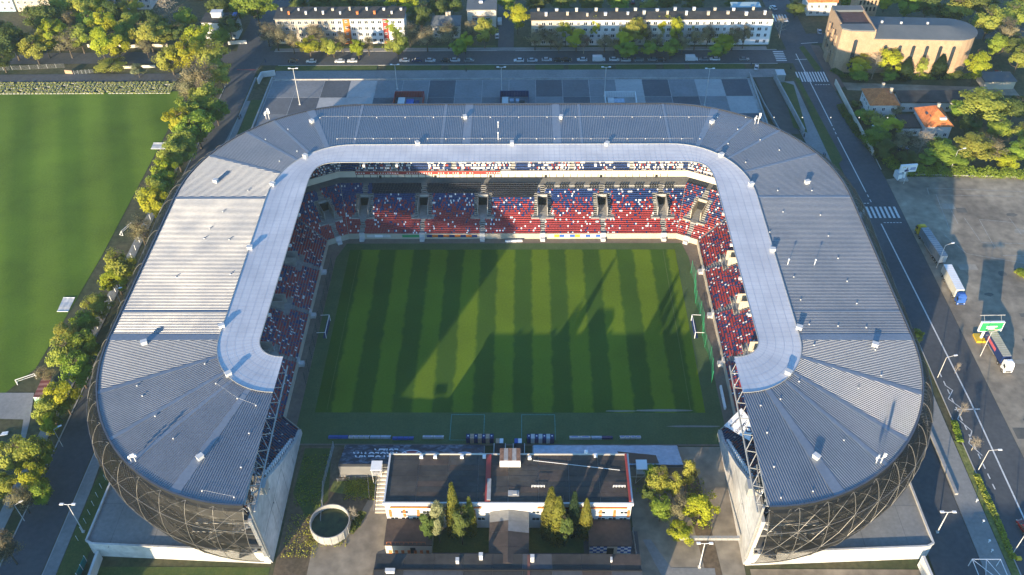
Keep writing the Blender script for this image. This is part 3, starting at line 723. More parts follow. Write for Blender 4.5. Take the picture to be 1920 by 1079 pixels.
# walls: front wall, gallery front, back of lower tier, floor under the upper tier
A = FRONT; A2 = offset(FRONT, .3)
G0, G1 = offset(FRONT, NR*RUN), offset(FRONT, UP0+6)
bowl2 = MB()
for i in range(len(A)-1):
    bowl.quad([(*G0[i], Z0+NR*RISE-.3), (*G0[i+1], Z0+NR*RISE-.3), (*G1[i+1], Z0+NR*RISE-.3), (*G1[i], Z0+NR*RISE-.3)], CONC)
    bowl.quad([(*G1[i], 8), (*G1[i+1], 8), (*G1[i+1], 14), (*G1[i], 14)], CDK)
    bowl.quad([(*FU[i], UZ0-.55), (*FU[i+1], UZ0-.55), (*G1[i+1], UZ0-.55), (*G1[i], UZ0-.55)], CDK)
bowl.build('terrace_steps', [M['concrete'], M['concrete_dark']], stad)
mb = MB()
for i in range(len(A)-1):
    for (P, Q, z0, z1) in ((offset(FRONT, -.15), offset(FRONT, .12), 0, 2.1),):
        mb.quad([(*P[i], z0), (*P[i+1], z0), (*P[i+1], z1), (*P[i], z1)]); mb.quad([(*P[i], z1), (*P[i+1], z1), (*Q[i+1], z1), (*Q[i], z1)]); mb.quad([(*Q[i+1], z0), (*Q[i], z0), (*Q[i], z1), (*Q[i+1], z1)])
mb.build('front_wall', M['beige'], stad)
mb = MB(); P, Q = offset(FRONT, UP0-.2), offset(FRONT, UP0+.1)
for i in range(len(A)-1):
    mb.quad([(*P[i], 11.9), (*P[i+1], 11.9), (*P[i+1], 14.3), (*P[i], 14.3)]); mb.quad([(*P[i], 14.3), (*P[i+1], 14.3), (*Q[i+1], 14.3), (*Q[i], 14.3)])
mb.build('gallery_front', M['cream'], stad)
mb = MB(); x0, x1 = at2(665, 328, 14)[0], at2(938, 328, 14)[0]
mb.box((x0+x1)/2, P[3][1]-.06, 13.1, x1-x0, .1, 1.2)
mb.build('gallery_banner', M['red'], stad)
mb = MB()
for i in range(60):
    x = x0+(x1-x0)*(i+.5)/60
    if R.random() < .75: mb.box(x, P[3][1]-.12, 13.5, R.uniform(.3, .55), .05, .3)
mb.build('banner_lettering', M['white'], stad)
mb = MB()                                                  # gallery windows
for i in range(46):
    x = -52+i*2.3; mb.box(x, P[3][1]-.05, 11.95, .16, .12, 1.1)
    if i % 8 == 3: mb.box(x+1, P[3][1]-.08, 11.6, .8, .2, 1.1)
mb.build('gallery_posts', M['darkmetal'], stad)

# vomitories, gangway steps, gates
def frame(seg, c):
    """(origin, along, outward) of the front wall at a gangway"""
    a0, a1 = Vector(FRONT[seg]), Vector(FRONT[seg+1]); dr = (a1-a0).normalized(); nn = Vector((-dr.y, dr.x))
    if (Vector(offset(FRONT, 1)[seg])-a0).dot(nn) < 0: nn = -nn
    if seg == 3: o = Vector((c, FRONT[3][1]))
    elif seg in (1, 5): o = Vector((FRONT[seg][0], c))
    else: o = (a0+a1)/2
    return o, dr, nn
gang = [(3, x) for x in VX]+[(1, y) for y in VY]+[(5, y) for y in VY]+[(2, 0), (4, 0)]
for seg, c in gang:
    o, dr, nn = frame(seg, c); a = math.atan2(dr.y, dr.x)
    def q(t, d): v = o+dr*t+nn*d; return v.x, v.y
    mb = MB(); zf = Z0+9*RISE-.35; d0, d1 = 9*RUN, 18*RUN
    for s in (-1, 1):
        mb.box(*q(s*1.62, (d0+d1)/2), zf, .22, d1-d0, 18*RISE+Z0+.45-zf, a, 0)
    mb.box(*q(0, d1+.1), Z0+17*RISE, 3.4, .3, 1.0, a, 0)                       # head wall
    mb.box(*q(0, (d0+d1)/2), zf-.3, 3.1, d1-d0, .3, a, 1)                       # floor
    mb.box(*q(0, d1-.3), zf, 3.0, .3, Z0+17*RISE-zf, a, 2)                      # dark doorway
    mb.box(*q(0, 8*RUN), Z0+8*RISE-.2, 7.6, 2*RUN, .22, a, 1)                    # landing
    for s in (-1, 1): mb.box(*q(s*2.4, 7*RUN-.06), Z0+7*RISE-.1, 2.7, .14, .95, a, 0)
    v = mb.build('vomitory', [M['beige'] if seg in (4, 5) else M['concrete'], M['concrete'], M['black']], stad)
    st_ = MB()
    for k in range(7): st_.box(*q(0, (k+.25)*RUN), Z0+(k-1)*RISE, 1.25, RUN*.5, RISE*1.5, a); st_.box(*q(0, (k+.75)*RUN), Z0+(k-1)*RISE, 1.25, RUN*.5, RISE*1.03, a)
    st_.build('gangway_steps', M['concrete'], stad)
    for s in (-1, 1):
        st_ = MB()
        for k in range(8, 20): st_.box(*q(s*2.3, (k+.25)*RUN), Z0+(k-1)*RISE, 1.05, RUN*.5, RISE*1.5, a); st_.box(*q(s*2.3, (k+.75)*RUN), Z0+(k-1)*RISE, 1.05, RUN*.5, RISE*1.03, a)
        st_.build('gangway_steps', M['concrete'], stad)
    st_ = MB()
    for k in range(20, NR): st_.box(*q(0, (k+.25)*RUN), Z0+(k-1)*RISE, 1.4, RUN*.5, RISE*1.5, a); st_.box(*q(0, (k+.75)*RUN), Z0+(k-1)*RISE, 1.4, RUN*.5, RISE*1.03, a)
    st_.build('gangway_steps', M['concrete'], stad)
    g = MB().box(*q(0, -.9), 0, 1.5, 1.5, 1.0, a).box(*q(0, -.2), 0, 1.8, .5, 2.4, a)
    g.build('pitch_gate', M['offwhite'], stad)
    rl = MB()
    for s in (-1, 1):
        p0, p1 = q(s*1.62, d0), q(s*1.62, d1); rl.tube((*p0, Z0+12*RISE+.9), (*p1, Z0+18*RISE+1.3), .05, 4)
        p0, p1 = q(s*1.3, 6.9*RUN), q(s*3.8, 6.9*RUN); rl.tube((*p0, Z0+7*RISE+1.1), (*p1, Z0+7*RISE+1.1), .05, 4)
    rl.build('handrail', M['galv'], stad)
# raised camera and exit towers on the right-hand and left-hand sides
for s in (1, -1):
    for y in VY:
        mb = MB()
        for dy in (-2, 2): mb.box(s*(60+17*RUN), y+dy, 6.6, 3.4, .2, 1.3)
        mb.box(s*(60+19.4*RUN), y, 7.4, .25, 4.2, 1.6)
        for dy in (-2, 0, 2):
            mb.tube((s*67.5, y+dy, Z0+10*RISE), (s*67.5, y+dy, Z0+10*RISE+1.3), .06, 4); mb.tube((s*71.5, y+dy, Z0+16*RISE), (s*71.5, y+dy, Z0+16*RISE+1.3), .06, 4)
        mb.tube((s*67.5, y-2, Z0+10*RISE+1.2), (s*67.5, y+2, Z0+10*RISE+1.2), .06, 4); mb.tube((s*71.5, y-2, Z0+16*RISE+1.2), (s*71.5, y+2, Z0+16*RISE+1.2), .06, 4)
        mb.build('exit_parapet', M['concrete'], stad)

# end walls of the two arms
for s in (-1, 1):
    prof = [(-41.0, 0), (-41.2, 1.9), (-46.5, 3.6), (-60, 11.9), (-66.5, 16.8), (-74.4, 21.9), (-82.3, 21.9), (-80.6, 5), (-79.2, 0)]
    mb = MB(); x0, x1 = s*54.6, s*55.4
    for X in (x0, x1): mb.quad([(X, y, z) for y, z in (prof if (X == x0) == (s < 0) else prof[::-1])], 0)
    for (ya, za), (yb, zb) in zip(prof, prof[1:]): mb.quad([(x0, ya, za), (x0, yb, zb), (x1, yb, zb), (x1, ya, za)], 0)
    w = mb.build('end_wall', M['weathered'], stad)
    j = MB()
    for y in (-52, -60, -68): j.box(s*54.58, y, 0, .03, .08, 10 if y < -58 else 5)
    j.box(s*54.58, -69, 10.5, .03, 20, .07); j.build('wall_joint', M['concrete_dark'], stad)
    for k in range(22):
        t = k/21; y = -46.5-28*t; z = 3.6+18.3*t; MB().box(s*55.9, y, z-.6, .7, .55, 1.3).build('edge_seat', M['white'], stad)

# seats, one small shell each
TV = np.array([(-.21, -.10, .40), (.21, -.10, .40), (.21, .22, .40), (-.21, .22, .40), (-.21, -.10, .32), (.21, -.10, .32),
               (-.21, .22, .40), (.21, .22, .40), (.21, .30, .86), (-.21, .30, .86), (-.21, .30, .40), (.21, .30, .40)], float)
TF = np.array([(0, 1, 2, 3), (4, 5, 1, 0), (6, 7, 8, 9), (7, 11, 8, 8), (11, 10, 9, 8), (10, 6, 9, 9)])[[0, 1, 2, 4]]
rs = np.random.RandomState(5)
def colour(k, seg, up, t, L, x, y):
    u = rs.rand()
    if up:
        if seg == 3:
            c = math.sin(x*.55)+math.sin(x*.21+1.3)
            if c > .75: return 1
            return 2 if u < .5 else (1 if u < .9 else 0)
        return 2 if u < .45 else (1 if u < .85 else 0)
    if seg == 3 and x < 3.2 and k >= 19 and x > -47: return 3
    if seg == 3 and -8.8 < x < 8.5 and k >= 17 and x > -7: return 3
    if seg == 3 and x > 8 and k >= 21: return 4 if rs.rand() < .0 else -1
    w = .075
    if seg in (0, 6): return 2 if u < .05 else (1 if u < .8 else 0)
    if seg in (1, 5, 0, 6): nv = .26 if k < 10 else .38
    elif k < 8: nv = .045
    else: nv = min(.86, .12+(k-8)*.075)
    if seg in (2, 4) and k > 14: nv = .7
    if u < w: return 2
    return 1 if u < w+nv else 0
SM = [mat('red seat shell', (.36, .045, .045), rough=.5, var=.15, scale=.3), mat('blue seat shell', (.014, .045, .17), rough=.5, var=.2, scale=.3), mat('white seat shell', (.84, .82, .80), rough=.5, var=.06), mat('black seat shell', (.012, .016, .028), rough=.5, var=.2)]
groups = {'far_seats': [], 'left_seats': [], 'right_seats': [], 'upper_seats': []}
for s in seatpos:
    x, y, z, nx, ny, k, seg, up_, t, L = s
    if up_ and k > 9 and seg in (1, 5): continue
    c = colour(k, seg, up_, t, L, x, y)
    if c < 0: continue
    # covered corner by the near right cut end keeps its seats; near left is bare
    groups['upper_seats' if up_ else {0: 'left_seats', 1: 'left_seats', 5: 'right_seats', 6: 'right_seats'}.get(seg, 'far_seats')].append((x, y, z, nx, ny, c))
for nm, L in groups.items():
    a = np.array(L); n = len(a); dx, dy = a[:, 4], -a[:, 3]
    V = np.empty((n, 12, 3))
    V[:, :, 0] = a[:, 0:1]+dx[:, None]*TV[None, :, 0]+a[:, 3:4]*TV[None, :, 1]-ORG['stadium'][0]
    V[:, :, 1] = a[:, 1:2]+dy[:, None]*TV[None, :, 0]+a[:, 4:5]*TV[None, :, 1]-ORG['stadium'][1]
    V[:, :, 2] = a[:, 2:3]+TV[None, :, 2]
    Fi = (TF[None]+(np.arange(n)*12)[:, None, None]).reshape(-1, 4); nf = len(Fi)
    me = bpy.data.meshes.new(nm); me.vertices.add(n*12); me.vertices.foreach_set('co', V.ravel())
    me.loops.add(nf*4); me.loops.foreach_set('vertex_index', Fi.ravel().astype(np.int32)); me.polygons.add(nf)
    me.polygons.foreach_set('loop_start', np.arange(0, nf*4, 4, dtype=np.int32))
    me.polygons.foreach_set('loop_total', np.full(nf, 4, dtype=np.int32))
    for m_ in SM: me.materials.append(m_)
    me.polygons.foreach_set('material_index', np.repeat(a[:, 5].astype(np.int32), len(TF))); me.update(calc_edges=True)
    o = bpy.data.objects.new(nm, me); C.objects.link(o); o.parent = stad; o['kind'] = 'stuff'
# box seating: dark pairs of chairs on the pale terrace right of the shadow
mb = MB()
for i in range(9):
    x = 11+i*5.0
    for j in range(4):
        for r in range(2): mb.box(x+j*.8, 39.7+(22+r*1.1)*RUN, Z0+(22+r)*RISE, .45, .4, .4)
tag(mb.build('box_chairs', M['darkmetal'], stad), kind='stuff')

# pitchside advertising panels on the far wall
def adboard(x0, x1, cols, lab):
    """boards fixed to the front wall"""
    n = len(cols); w = (x1-x0)/n
    for i, cname in enumerate(cols): MB().box(x0+(i+.5)*w, 39.5, .75, w-.03, .08, 1.0).build('wall_board', M[cname], stad)
adboard(-47.6, -39.8, ['offwhite', 'white', 'offwhite'], '')
adboard(-36, -29.8, ['green'], '')
adboard(-28, -11.4, ['navy', 'orange', 'navy', 'orange', 'navy', 'orange', 'navy', 'orange', 'navy'][:9], '')
adboard(12, 29, ['white', 'yellow', 'blue', 'white', 'blue', 'yellow', 'white', 'blue', 'white', 'blue'], '')
# ------------------------------------------------------------------ buildings
M['paleblue'] = mat('pale blue plaster', (.40, .52, .62), var=.06)
def ground_line(p, q): return at2(*p), at2(*q)
WIN = {}
def window(parent, x, y, z, w, h, face='S', frame='white'):
    """a pane set in a frame, on a wall facing S (towards -y), W, E or N; meshes shared between alike windows"""
    key = (round(w, 2), round(h, 2), face, frame)
    if key not in WIN:
        rot = {'S': 0, 'N': math.pi, 'W': -math.pi/2, 'E': math.pi/2}[face]
        c, s = math.cos(rot), math.sin(rot)
        mb = MB(); T = lambda a, b, zz: (a*c-b*s, a*s+b*c, zz)
        def bx(ax0, ax1, b0, b1, z0, z1, m):
            n = len(mb.v)
            for zz in (z0, z1):
                for a, b in ((ax0, b0), (ax1, b0), (ax1, b1), (ax0, b1)): mb.v.append(T(a, b, zz))
            for f in ((0, 1, 5, 4), (1, 2, 6, 5), (3, 0, 4, 7), (4, 5, 6, 7), (3, 2, 1, 0)): mb.f.append(tuple(n+i for i in f)); mb.m.append(m)
        bx(-w/2, w/2, -.02, .03, 0, h, 0)
        t = .09
        bx(-w/2-t, w/2+t, -.07, .03, h, h+t, 1); bx(-w/2-t, w/2+t, -.14, .03, -t, 0, 1)
        bx(-w/2-t, -w/2, -.07, .03, 0, h, 1); bx(w/2, w/2+t, -.07, .03, 0, h, 1); bx(-.05, .05, -.05, .03, 0, h, 1)
        o = mb.build('window', [M['glass'], M[frame]]); WIN[key] = o.data; bpy.data.objects.remove(o)
    o = bpy.data.objects.new('window', WIN[key]); C.objects.link(o); o.parent = parent
    b = ORG[parent.name]; o.location = (x-b[0], y-b[1], z-b[2]); return o
def chimney(parent, x, y, z, h=1.6, m='beige', w=.9):
    mb = MB().box(x, y, z-.5, w, w*.8, h+.5).box(x, y, z+h, w*1.25, w, .15); return mb.build('chimney', M[m], parent)

# --- long apartment block (right), four storeys
bx0, bx1, by = 7.0, 109.2, 171.4; D = 9.5; Hh = 11.9
apt = thing('apartment_block', (58, by+D/2, 0), 'long white and cream four storey apartment block along the street, dark roof with many chimneys', 'apartment block')
ROT = -.018
cols = [('beige', 14), ('cream', 12), ('whiteplaster', 14), ('cream', 16), ('offwhite', 14), ('whiteplaster', 12), ('white', 20.2)]
x = bx0
for cname, w in cols:
    MB().box(x+w/2, by+D/2, 0, w-.02, D, Hh).build('wall_section', M[cname], apt); x += w
r = MB().prism([(bx0-.5, by-.6), (bx1+.4, by-.6), (bx1+.4, by+D+.6), (bx0-.5, by+D+.6)], Hh, Hh+.35); r.build('eaves', M['bitumen'], apt)
mb = MB(); mb.quad([(bx0-.5, by-.55, Hh+.36), (bx1+.3, by-.55, Hh+.36), (bx1+.3, by+D/2, Hh+1.3), (bx0-.5, by+D/2, Hh+1.3)]); mb.quad([(bx0-.5, by+D/2, Hh+1.3), (bx1+.3, by+D/2, Hh+1.3), (bx1+.3, by+D+.55, Hh+.36), (bx0-.5, by+D+.55, Hh+.36)])
mb.build('roof', M['bitumen'], apt)
MB().box(bx1+.2, by+D/2, 0, .3, D-.2, Hh+.9).build('end_gable', mat('pale green plaster', (.35, .48, .38), var=.06), apt)
for f in range(4):
    zf = .9+f*2.85
    for i in range(34):
        xx = bx0+2.2+i*2.97
        if (i % 7) == 3 and f == 0: continue
        window(apt, xx, by, zf, 1.5 if i % 3 else 1.0, 1.35)
for i in range(4):
    o = MB().box(bx0+12+i*24, by-.5, 0, 1.6, 1.0, 2.3).build('entrance', M['concrete_dark'], apt)
for i in range(24):
    chimney(apt, bx0+2+i*4.25+R.uniform(-1, 1), by+D*(.25 if i % 2 else .62)+R.uniform(-.6, .6), Hh+.9, R.uniform(.9, 1.7), R.choice(['whiteplaster', 'beige', 'offwhite', 'cream']), R.uniform(.8, 1.2))
mb = MB().box(bx1-9, by+D+3, 0, 12, 7, 11.5).box(bx1-9, by+D+3, 11.5, 12.6, 7.6, .3); mb.build('rear_wing', mat('pale turquoise plaster', (.36, .48, .50), var=.06), apt)

# --- left apartment block with coloured bands
lx0, lx1, ly = -103.2, -47.8, 174.0; D = 9.0; Hh = 11.6
apl = thing('apartment_block', ((lx0+lx1)/2, ly+D/2, 0), 'long apartment block with orange and red stair bands, behind bare street trees', 'apartment block')
x = lx0
for cname, w, d in (('beige', 25.5, 0), ('whiteplaster', 3.5, 0), ('orange', 3.0, .25), ('whiteplaster', 9.0, 0), ('white', 5.2, 0), ('red', 2.2, .25), ('white', 7, 0)):
    MB().box(x+w/2, ly+D/2-d/2, 0, w-.02, D+d, Hh).build('stair_band' if d else 'wall_section', M[cname], apl); x += w
MB().prism(rect(lx0-.5, ly-.5, lx1+.5, ly+D+.5), Hh, Hh+.4).build('eaves', M['slate'], apl)
MB().quad([(lx0-.4, ly-.45, Hh+.41), (lx1+.4, ly-.45, Hh+.41), (lx1+.4, ly+D+.45, Hh+1.1), (lx0-.4, ly+D+.45, Hh+1.1)]).quad([(lx0-.4, ly+D+.45, Hh+.4), (lx0-.4, ly+D+.45, Hh+1.1), (lx1+.4, ly+D+.45, Hh+1.1), (lx1+.4, ly+D+.45, Hh+.4)]).build('roof', M['bitumen'], apl)
for f in range(4):
    for i in range(19):
        xx = lx0+1.7+i*2.88
        if abs(xx-(lx0+30.5)) < 1.9 or abs(xx-(lx0+47.3)) < 1.6: continue
        window(apl, xx, ly, .9+f*2.8, 1.45, 1.3)
    for xx in (lx0+30.5, lx0+47.3): window(apl, xx, ly-.25, 1.6+f*2.8, .9, .9)
for i in range(15): chimney(apl, lx0+2+i*3.7, ly+D*(.35 if i % 2 else .7), Hh+.8, R.uniform(.8, 1.5), R.choice(['whiteplaster', 'beige', 'offwhite', 'tile']), R.uniform(.6, 1.0))

def hip_house(name, x0, y0, x1, y1, h, rh, lab, wall, roof, cat='house', gable=None, flat=False, over=.5, rows=1, wins=(), chim=(), winmat='white'):
    t = thing(name, ((x0+x1)/2, (y0+y1)/2, 0), lab, cat)
    MB().box((x0+x1)/2, (y0+y1)/2, 0, x1-x0, y1-y0, h).build('wall', M[wall], t)
    X0, X1, Y0, Y1 = x0-over, x1+over, y0-over, y1+over; mb = MB()
    if flat: mb.prism(rect(X0, Y0, X1, Y1), h, h+.45)
    else:
        mb.prism(rect(X0, Y0, X1, Y1), h-.05, h+.12)
        w, d = X1-X0, Y1-Y0
        if w >= d: a, b = ((X0+(0 if gable else d/2), (Y0+Y1)/2, h+rh), (X1-(0 if gable else d/2), (Y0+Y1)/2, h+rh))
        else: a, b = (((X0+X1)/2, Y0+(0 if gable else w/2), h+rh), ((X0+X1)/2, Y1-(0 if gable else w/2), h+rh))
        c = [(X0, Y0, h+.13), (X1, Y0, h+.13), (X1, Y1, h+.13), (X0, Y1, h+.13)]
        if w >= d: mb.quad([c[0], c[1], b, a]); mb.quad([c[1], c[2], b]); mb.quad([c[2], c[3], a, b]); mb.quad([c[3], c[0], a])
        else: mb.quad([c[0], c[1], a]); mb.quad([c[1], c[2], b, a]); mb.quad([c[2], c[3], b]); mb.quad([c[3], c[0], a, b])
    mb.build('roof', M[roof], t)
    for f in range(rows):
        zf = .9+f*2.9
        if zf+1.3 > h: break
        if 'S' in wins:
            n = int((x1-x0)/2.7)
            for i in range(n): window(t, x0+(i+.5)*(x1-x0)/n, y0, zf, 1.1, 1.3, 'S', winmat)
        if 'W' in wins:
            n = int((y1-y0)/2.7)
            for i in range(n): window(t, x0, y0+(i+.5)*(y1-y0)/n, zf, 1.1, 1.3, 'W', winmat)
    for x, y, z in chim: chimney(t, x, y, z)
    return t
hip_house('small_house', -36.3, 178.4, -24.4, 187.5, 6.0, 2.6, 'small cream house with a grey hipped roof between the two apartment blocks', 'cream', 'slate', rows=2, wins='S', chim=((-30, 183, 8.3), (-28.8, 183.6, 8.2)))
g = hip_house('office_block', -21.4, 188.6, -8.6, 202, 8.2, 0, 'plain flat roofed cream block beside the yard lane with a white van', 'cream', 'slate', cat='building', flat=True, rows=2, wins='', over=.3)
MB().box(-15, 188.3, 3.2, 8.5, .5, 2.3).build('brick_infill', M['brick'], g); MB().box(-15.5, 195, 8.6, 1.6, .8, .9).build('roof_hatch', M['white'], g)
for i in range(3): window(g, -18+i*2.9, 188.0, 3.6, 1.8, 1.4)
g = hip_house('villa', -137, 178.8, -122.4, 187.2, 7.8, 0, 'white villa with a dark flat roof and roof pavilion beside the road junction', 'whiteplaster', 'bitumen', flat=True, rows=2, wins='SW', over=.35)
MB().box(-131, 184, 8.2, 4.5, 3, 2.2).box(-131, 184, 10.4, 5, 3.5, .25).build('roof_pavilion', M['offwhite'], g); MB().box(-123.6, 183.5, 8.2, 1.8, 6, .7).build('roof_sheet', M['blue'], g)
hip_house('low_building', -215, 186, -193, 194, 4.5, 0, 'low dark flat roofed outbuilding among the trees in the far corner of the training field', 'concrete_dark', 'bitumen', cat='building', flat=True, rows=1, wins='S')
x0, y0 = at2(-8, 22); x1, _ = at2(30, 22)
hip_house('tower_block', x0-6, y0, x1, y0+12, 11, 0, 'pale blue rendered block at the very edge of the far street', 'paleblue', 'slate', cat='apartment block', flat=True, rows=4, wins='S')
x0, y0 = at2(33, 24); x1, _ = at2(96, 24)
hip_house('tenement', x0, y0+1, x1, y0+13, 12, 3, 'long beige tenement half hidden by trees at the end of the street', 'beige', 'slate', cat='apartment block', rows=4, wins='S')
x0, y0 = at2(205, 22); x1, _ = at2(282, 22)
hip_house('tenement', x0, y0+2, x1, y0+14, 10, 3, 'dim grey tenement hidden behind the tallest lime green trees', 'offwhite', 'slate', cat='apartment block', rows=3, wins='S')
x0, y0 = at2(345, 20); x1, _ = at2(470, 20)
hip_house('tenement', x0, y0+14, x1, y0+26, 10, 3, 'grey tenement behind the white villa', 'beige', 'slate', cat='apartment block', rows=3, wins='S')

# --- the brick church
ch = thing('church', (160, 156, 0), 'huge pale brick church with rounded end and tall narrow arched windows', 'church')
fx0, fx1, fy0, fy1, FH = 131.2, 144.2, 147.2, 168.6, 18.3
MB().prism([(fx0, fy0+1.6), (fx0+3.2, fy0), (fx1, fy0-.6), (fx1, fy1), (fx0+.4, fy1)], 0, FH-.05).build('front_block', M['brick'], ch)
MB().prism([(fx0+.1, fy0+1.7), (fx0+3.2, fy0+.1), (fx1-.1, fy0-.5), (fx1-.1, fy0+5.4), (fx0+.1, fy0+5.4)], FH-.04, FH+.5).build('roof_slab', M['slate'], ch)
MB().prism(rect(fx0+.5, fy1-4.4, fx1-.2, fy1-.1), FH-.04, FH+.8).build('roof_slab', M['slate'], ch)
pr = MB()
for (x0, y0, x1, y1) in ((fx0+.2, fy0+5.4, fx0+.6, fy1-4.4), (fx1-.5, fy0-.5, fx1-.1, fy1-.1)): pr.box((x0+x1)/2, (y0+y1)/2, FH-.04, x1-x0, y1-y0, .9)
pr.build('parapet', M['brick'], ch)
MB().box((fx0+fx1)/2, (fy0+fy1)/2+.5, FH-.03, 11.5, 11, .04).build('roof_well', mat('dark red felt', (.09, .05, .045), var=.15), ch)
nave = [(fx1, 146.8), (176, 145.2)]
cx, cy, rr = 177, 154.2, 9.2
for i in range(1, 13):
    a = -math.pi/2+math.pi*i/13; nave.append((cx+10.5*math.cos(a)-.5, cy+rr*math.sin(a)))
nave += [(176, 163.4), (fx1, 165.6)]
NH = 15.2
MB().prism(nave, 0, NH).build('nave_wall', M['brick'], ch)
ov = [(x+(x-160)*.012, y+(.45 if y > 155 else -.45)) for x, y in nave]
mb = MB().prism(ov, NH, NH+.3); ri = [((x*.55+160*.45) if x > 176 else x, 155.6) for x, y in nave]
ridge0, ridge1 = (fx1, 156.0, NH+1.6), (176, 154.6, NH+1.6)
mb.quad([(ov[0][0], ov[0][1], NH+.31), (ov[1][0], ov[1][1], NH+.31), ridge1, ridge0]); mb.quad([(ov[-2][0], ov[-2][1], NH+.31), (ov[-1][0], ov[-1][1], NH+.31), ridge0, ridge1])
for i in range(1, len(ov)-2): mb.quad([(ov[i][0], ov[i][1], NH+.31), (ov[i+1][0], ov[i+1][1], NH+.31), ridge1])
mb.build('roof', M['slate'], ch)
def arch(parent, x, y, z0, w, h, ang, m='glass', dep=.25):
    pts = [(-w/2, z0), (w/2, z0)]+[(w/2*math.cos(t), z0+h-w/2+w/2*math.sin(t)) for t in [math.pi*i/8 for i in range(9)]]
    c, s = math.cos(ang), math.sin(ang); mb = MB()
    f = [(x+a*c-(-dep)*-s*1, y+a*s-dep*c, z) for a, z in pts]; b = [(x+a*c, y+a*s, z) for a, z in pts]
    f = [(x+a*c+dep*s, y+a*s-dep*c, z) for a, z in pts]
    mb.quad(f); n = len(pts)
    for i in range(n): j = (i+1) % n; mb.quad([b[i], b[j], f[j], f[i]], 1)
    return mb.build('arched_window', [M[m], M['slate']], parent)
arch(ch, fx0+6.0, fy0-.15, 1.6, 1.5, 13.2, -.05)
for i, x in enumerate((149.5, 155.2, 160.6, 165.9, 171.2, 176.4)): arch(ch, x, 146.8-(x-fx1)*.05, 2.6, 1.35, 10, -.05)
arch(ch, 183.0, 147.4, 2.6, 1.2, 10, .55)
for i, z in enumerate((5, 9, 13)):                        # stepped brick fins and openings on the street front
    for y in (153, 158.5, 164): MB().box(fx0-.15, y, z-2.4, .5, 1.3, 3.2).build('brick_fin', M['brick'], ch); 
for y in (155.7, 161.2):
    for z in (3, 8, 12.5): MB().box(fx0-.02, y, z, .12, 1.0, 2.4).build('slit_window', M['glass'], ch)
MB().box(fx0-.4, 158, 0, 1.2, 5, 4.6).build('porch', M['brick'], ch)
for x, y in ((150, 158), (157.5, 157), (168, 156.5)): MB().box(x, y, NH+1.0, .7, .7, 1.2).build('roof_vent', M['offwhite'], ch)
b = thing('bell_tower', (150, 182, 0), 'square brick bell tower with rows of arched openings behind the church', 'tower')
x0, y0 = 145.6, 177.5
MB().box(x0+4.4, y0+4, 0, 8.8, 8, 21).build('shaft', M['brick'], b)
for f in range(3):
    for i in range(5): arch(b, x0+1.2+i*1.6, y0, 12.2+f*2.9, .8, 1.9, 0, 'black', .06)
MB().box(x0+4.4, y0+4, 21, 9.4, 8.6, .5).build('cornice', M['brick'], b)
x0, y0 = at2(1512, 30); x1, _ = at2(1560, 30)
t = hip_house('gable_house', x0, y0, x1+1, y0+10, 6.5, 3.8, 'white house with a steep gable roof beyond the junction by the church', 'whiteplaster', 'tile', gable=True, rows=2, wins='S')

# --- houses with orange tiles right of the road
hip_house('tiled_house', 135.2, 111.2, 145.6, 122.6, 6.4, 3.6, 'orange tiled house with a blue shaded wall beside the long wall, nearer the church', 'offwhite', 'tile', rows=2, wins='SW', chim=((141.6, 120.4, 8.6), (144, 117.5, 8.2)))
t = hip_house('tiled_house', 151.9, 98.0, 161.6, 110.2, 5.3, 4.4, 'white house with orange hipped roof, skylights and a flat annexe, nearer the parking ground', 'whiteplaster', 'tile', rows=1, wins='SW', chim=((157.6, 105, 8.9),))
for x, y, z in ((153.6, 103.8, 7.2), (154.4, 101.6, 7.4)): MB().box(x, y, z-.2, .8, 1.3, .5).build('skylight', M['glass'], t)
MB().box(158.3, 100.3, 6.4, 2.6, 1.6, 1.3).box(158.3, 99.45, 6.6, 2.0, .1, .8).build('dormer', M['offwhite'], t)
hip_house('annexe', 144.4, 99.5, 151.2, 108.4, 3.4, 0, 'flat roofed white annexe against the side of the hipped orange house', 'whiteplaster', 'bitumen_brown', cat='annexe', flat=True, rows=1, wins='SW', over=.15)
hip_house('long_shed', 149, 116.6, 177, 124.6, 4.0, .0, 'long low dark roofed shed with small windows behind the orange tiled houses', 'offwhite', 'bitumen', cat='shed', flat=True, rows=1, wins='S', over=.4)
x0, y0 = at2(1842, 168); x1, _ = at2(1890, 168)
hip_house('garage_row', x0, y0, x1+2, y0+7, 3.4, 0, 'pale low garages at the tree belt beyond the rounded church end', 'beige', 'slate', cat='garage', flat=True, rows=1, wins='', over=.3)

# --- clubhouse at the open end
AH = 10.0
cl = thing('clubhouse', (0, -62.5, 0), 'white clubhouse with a broad black felt roof at the open end of the pitch', 'clubhouse')
ax0, ax1, ay0, ay1 = -28.6, 29.0, -69.6, -55.6
MB().prism(rect(ax0, ay0, ax1, ay1), 0, AH-.06).build('wall', M['whiteplaster'], cl)
roof_m = bpy.data.materials.new('clubhouse felt'); roof_m = M['bitumen']
nx_, ny_ = 8, 9                                           # felt strips with lapped joints
for i in range(nx_):
    for j in range(ny_):
        w, h = (ax1-ax0)/nx_, (ay1-ay0)/ny_
        o = MB().box(ax0+(i+.5)*w, ay0+(j+.5)*h, AH-.05, w-.05, h-.04, .10+R.uniform(0, .04)).build('felt_strip', R.choice([M['bitumen'], M['bitumen'], M['bitumen_brown']]), cl)
par = MB()
par.box(0.2, ay0-.1, AH-.5, ax1-ax0+.8, .4, .95); par.box(ax0-.1, (ay0+ay1)/2, AH-.5, .4, ay1-ay0, .95); par.box(ax1+.1, (ay0+ay1)/2, AH-.5, .4, ay1-ay0, .95)
par.build('parapet', M['whiteplaster'], cl)
MB().box(0.2, ay1+.1, AH-.5, ax1-ax0+.8, .4, .75).build('rear_parapet', M['cream'], cl)
bd = MB()
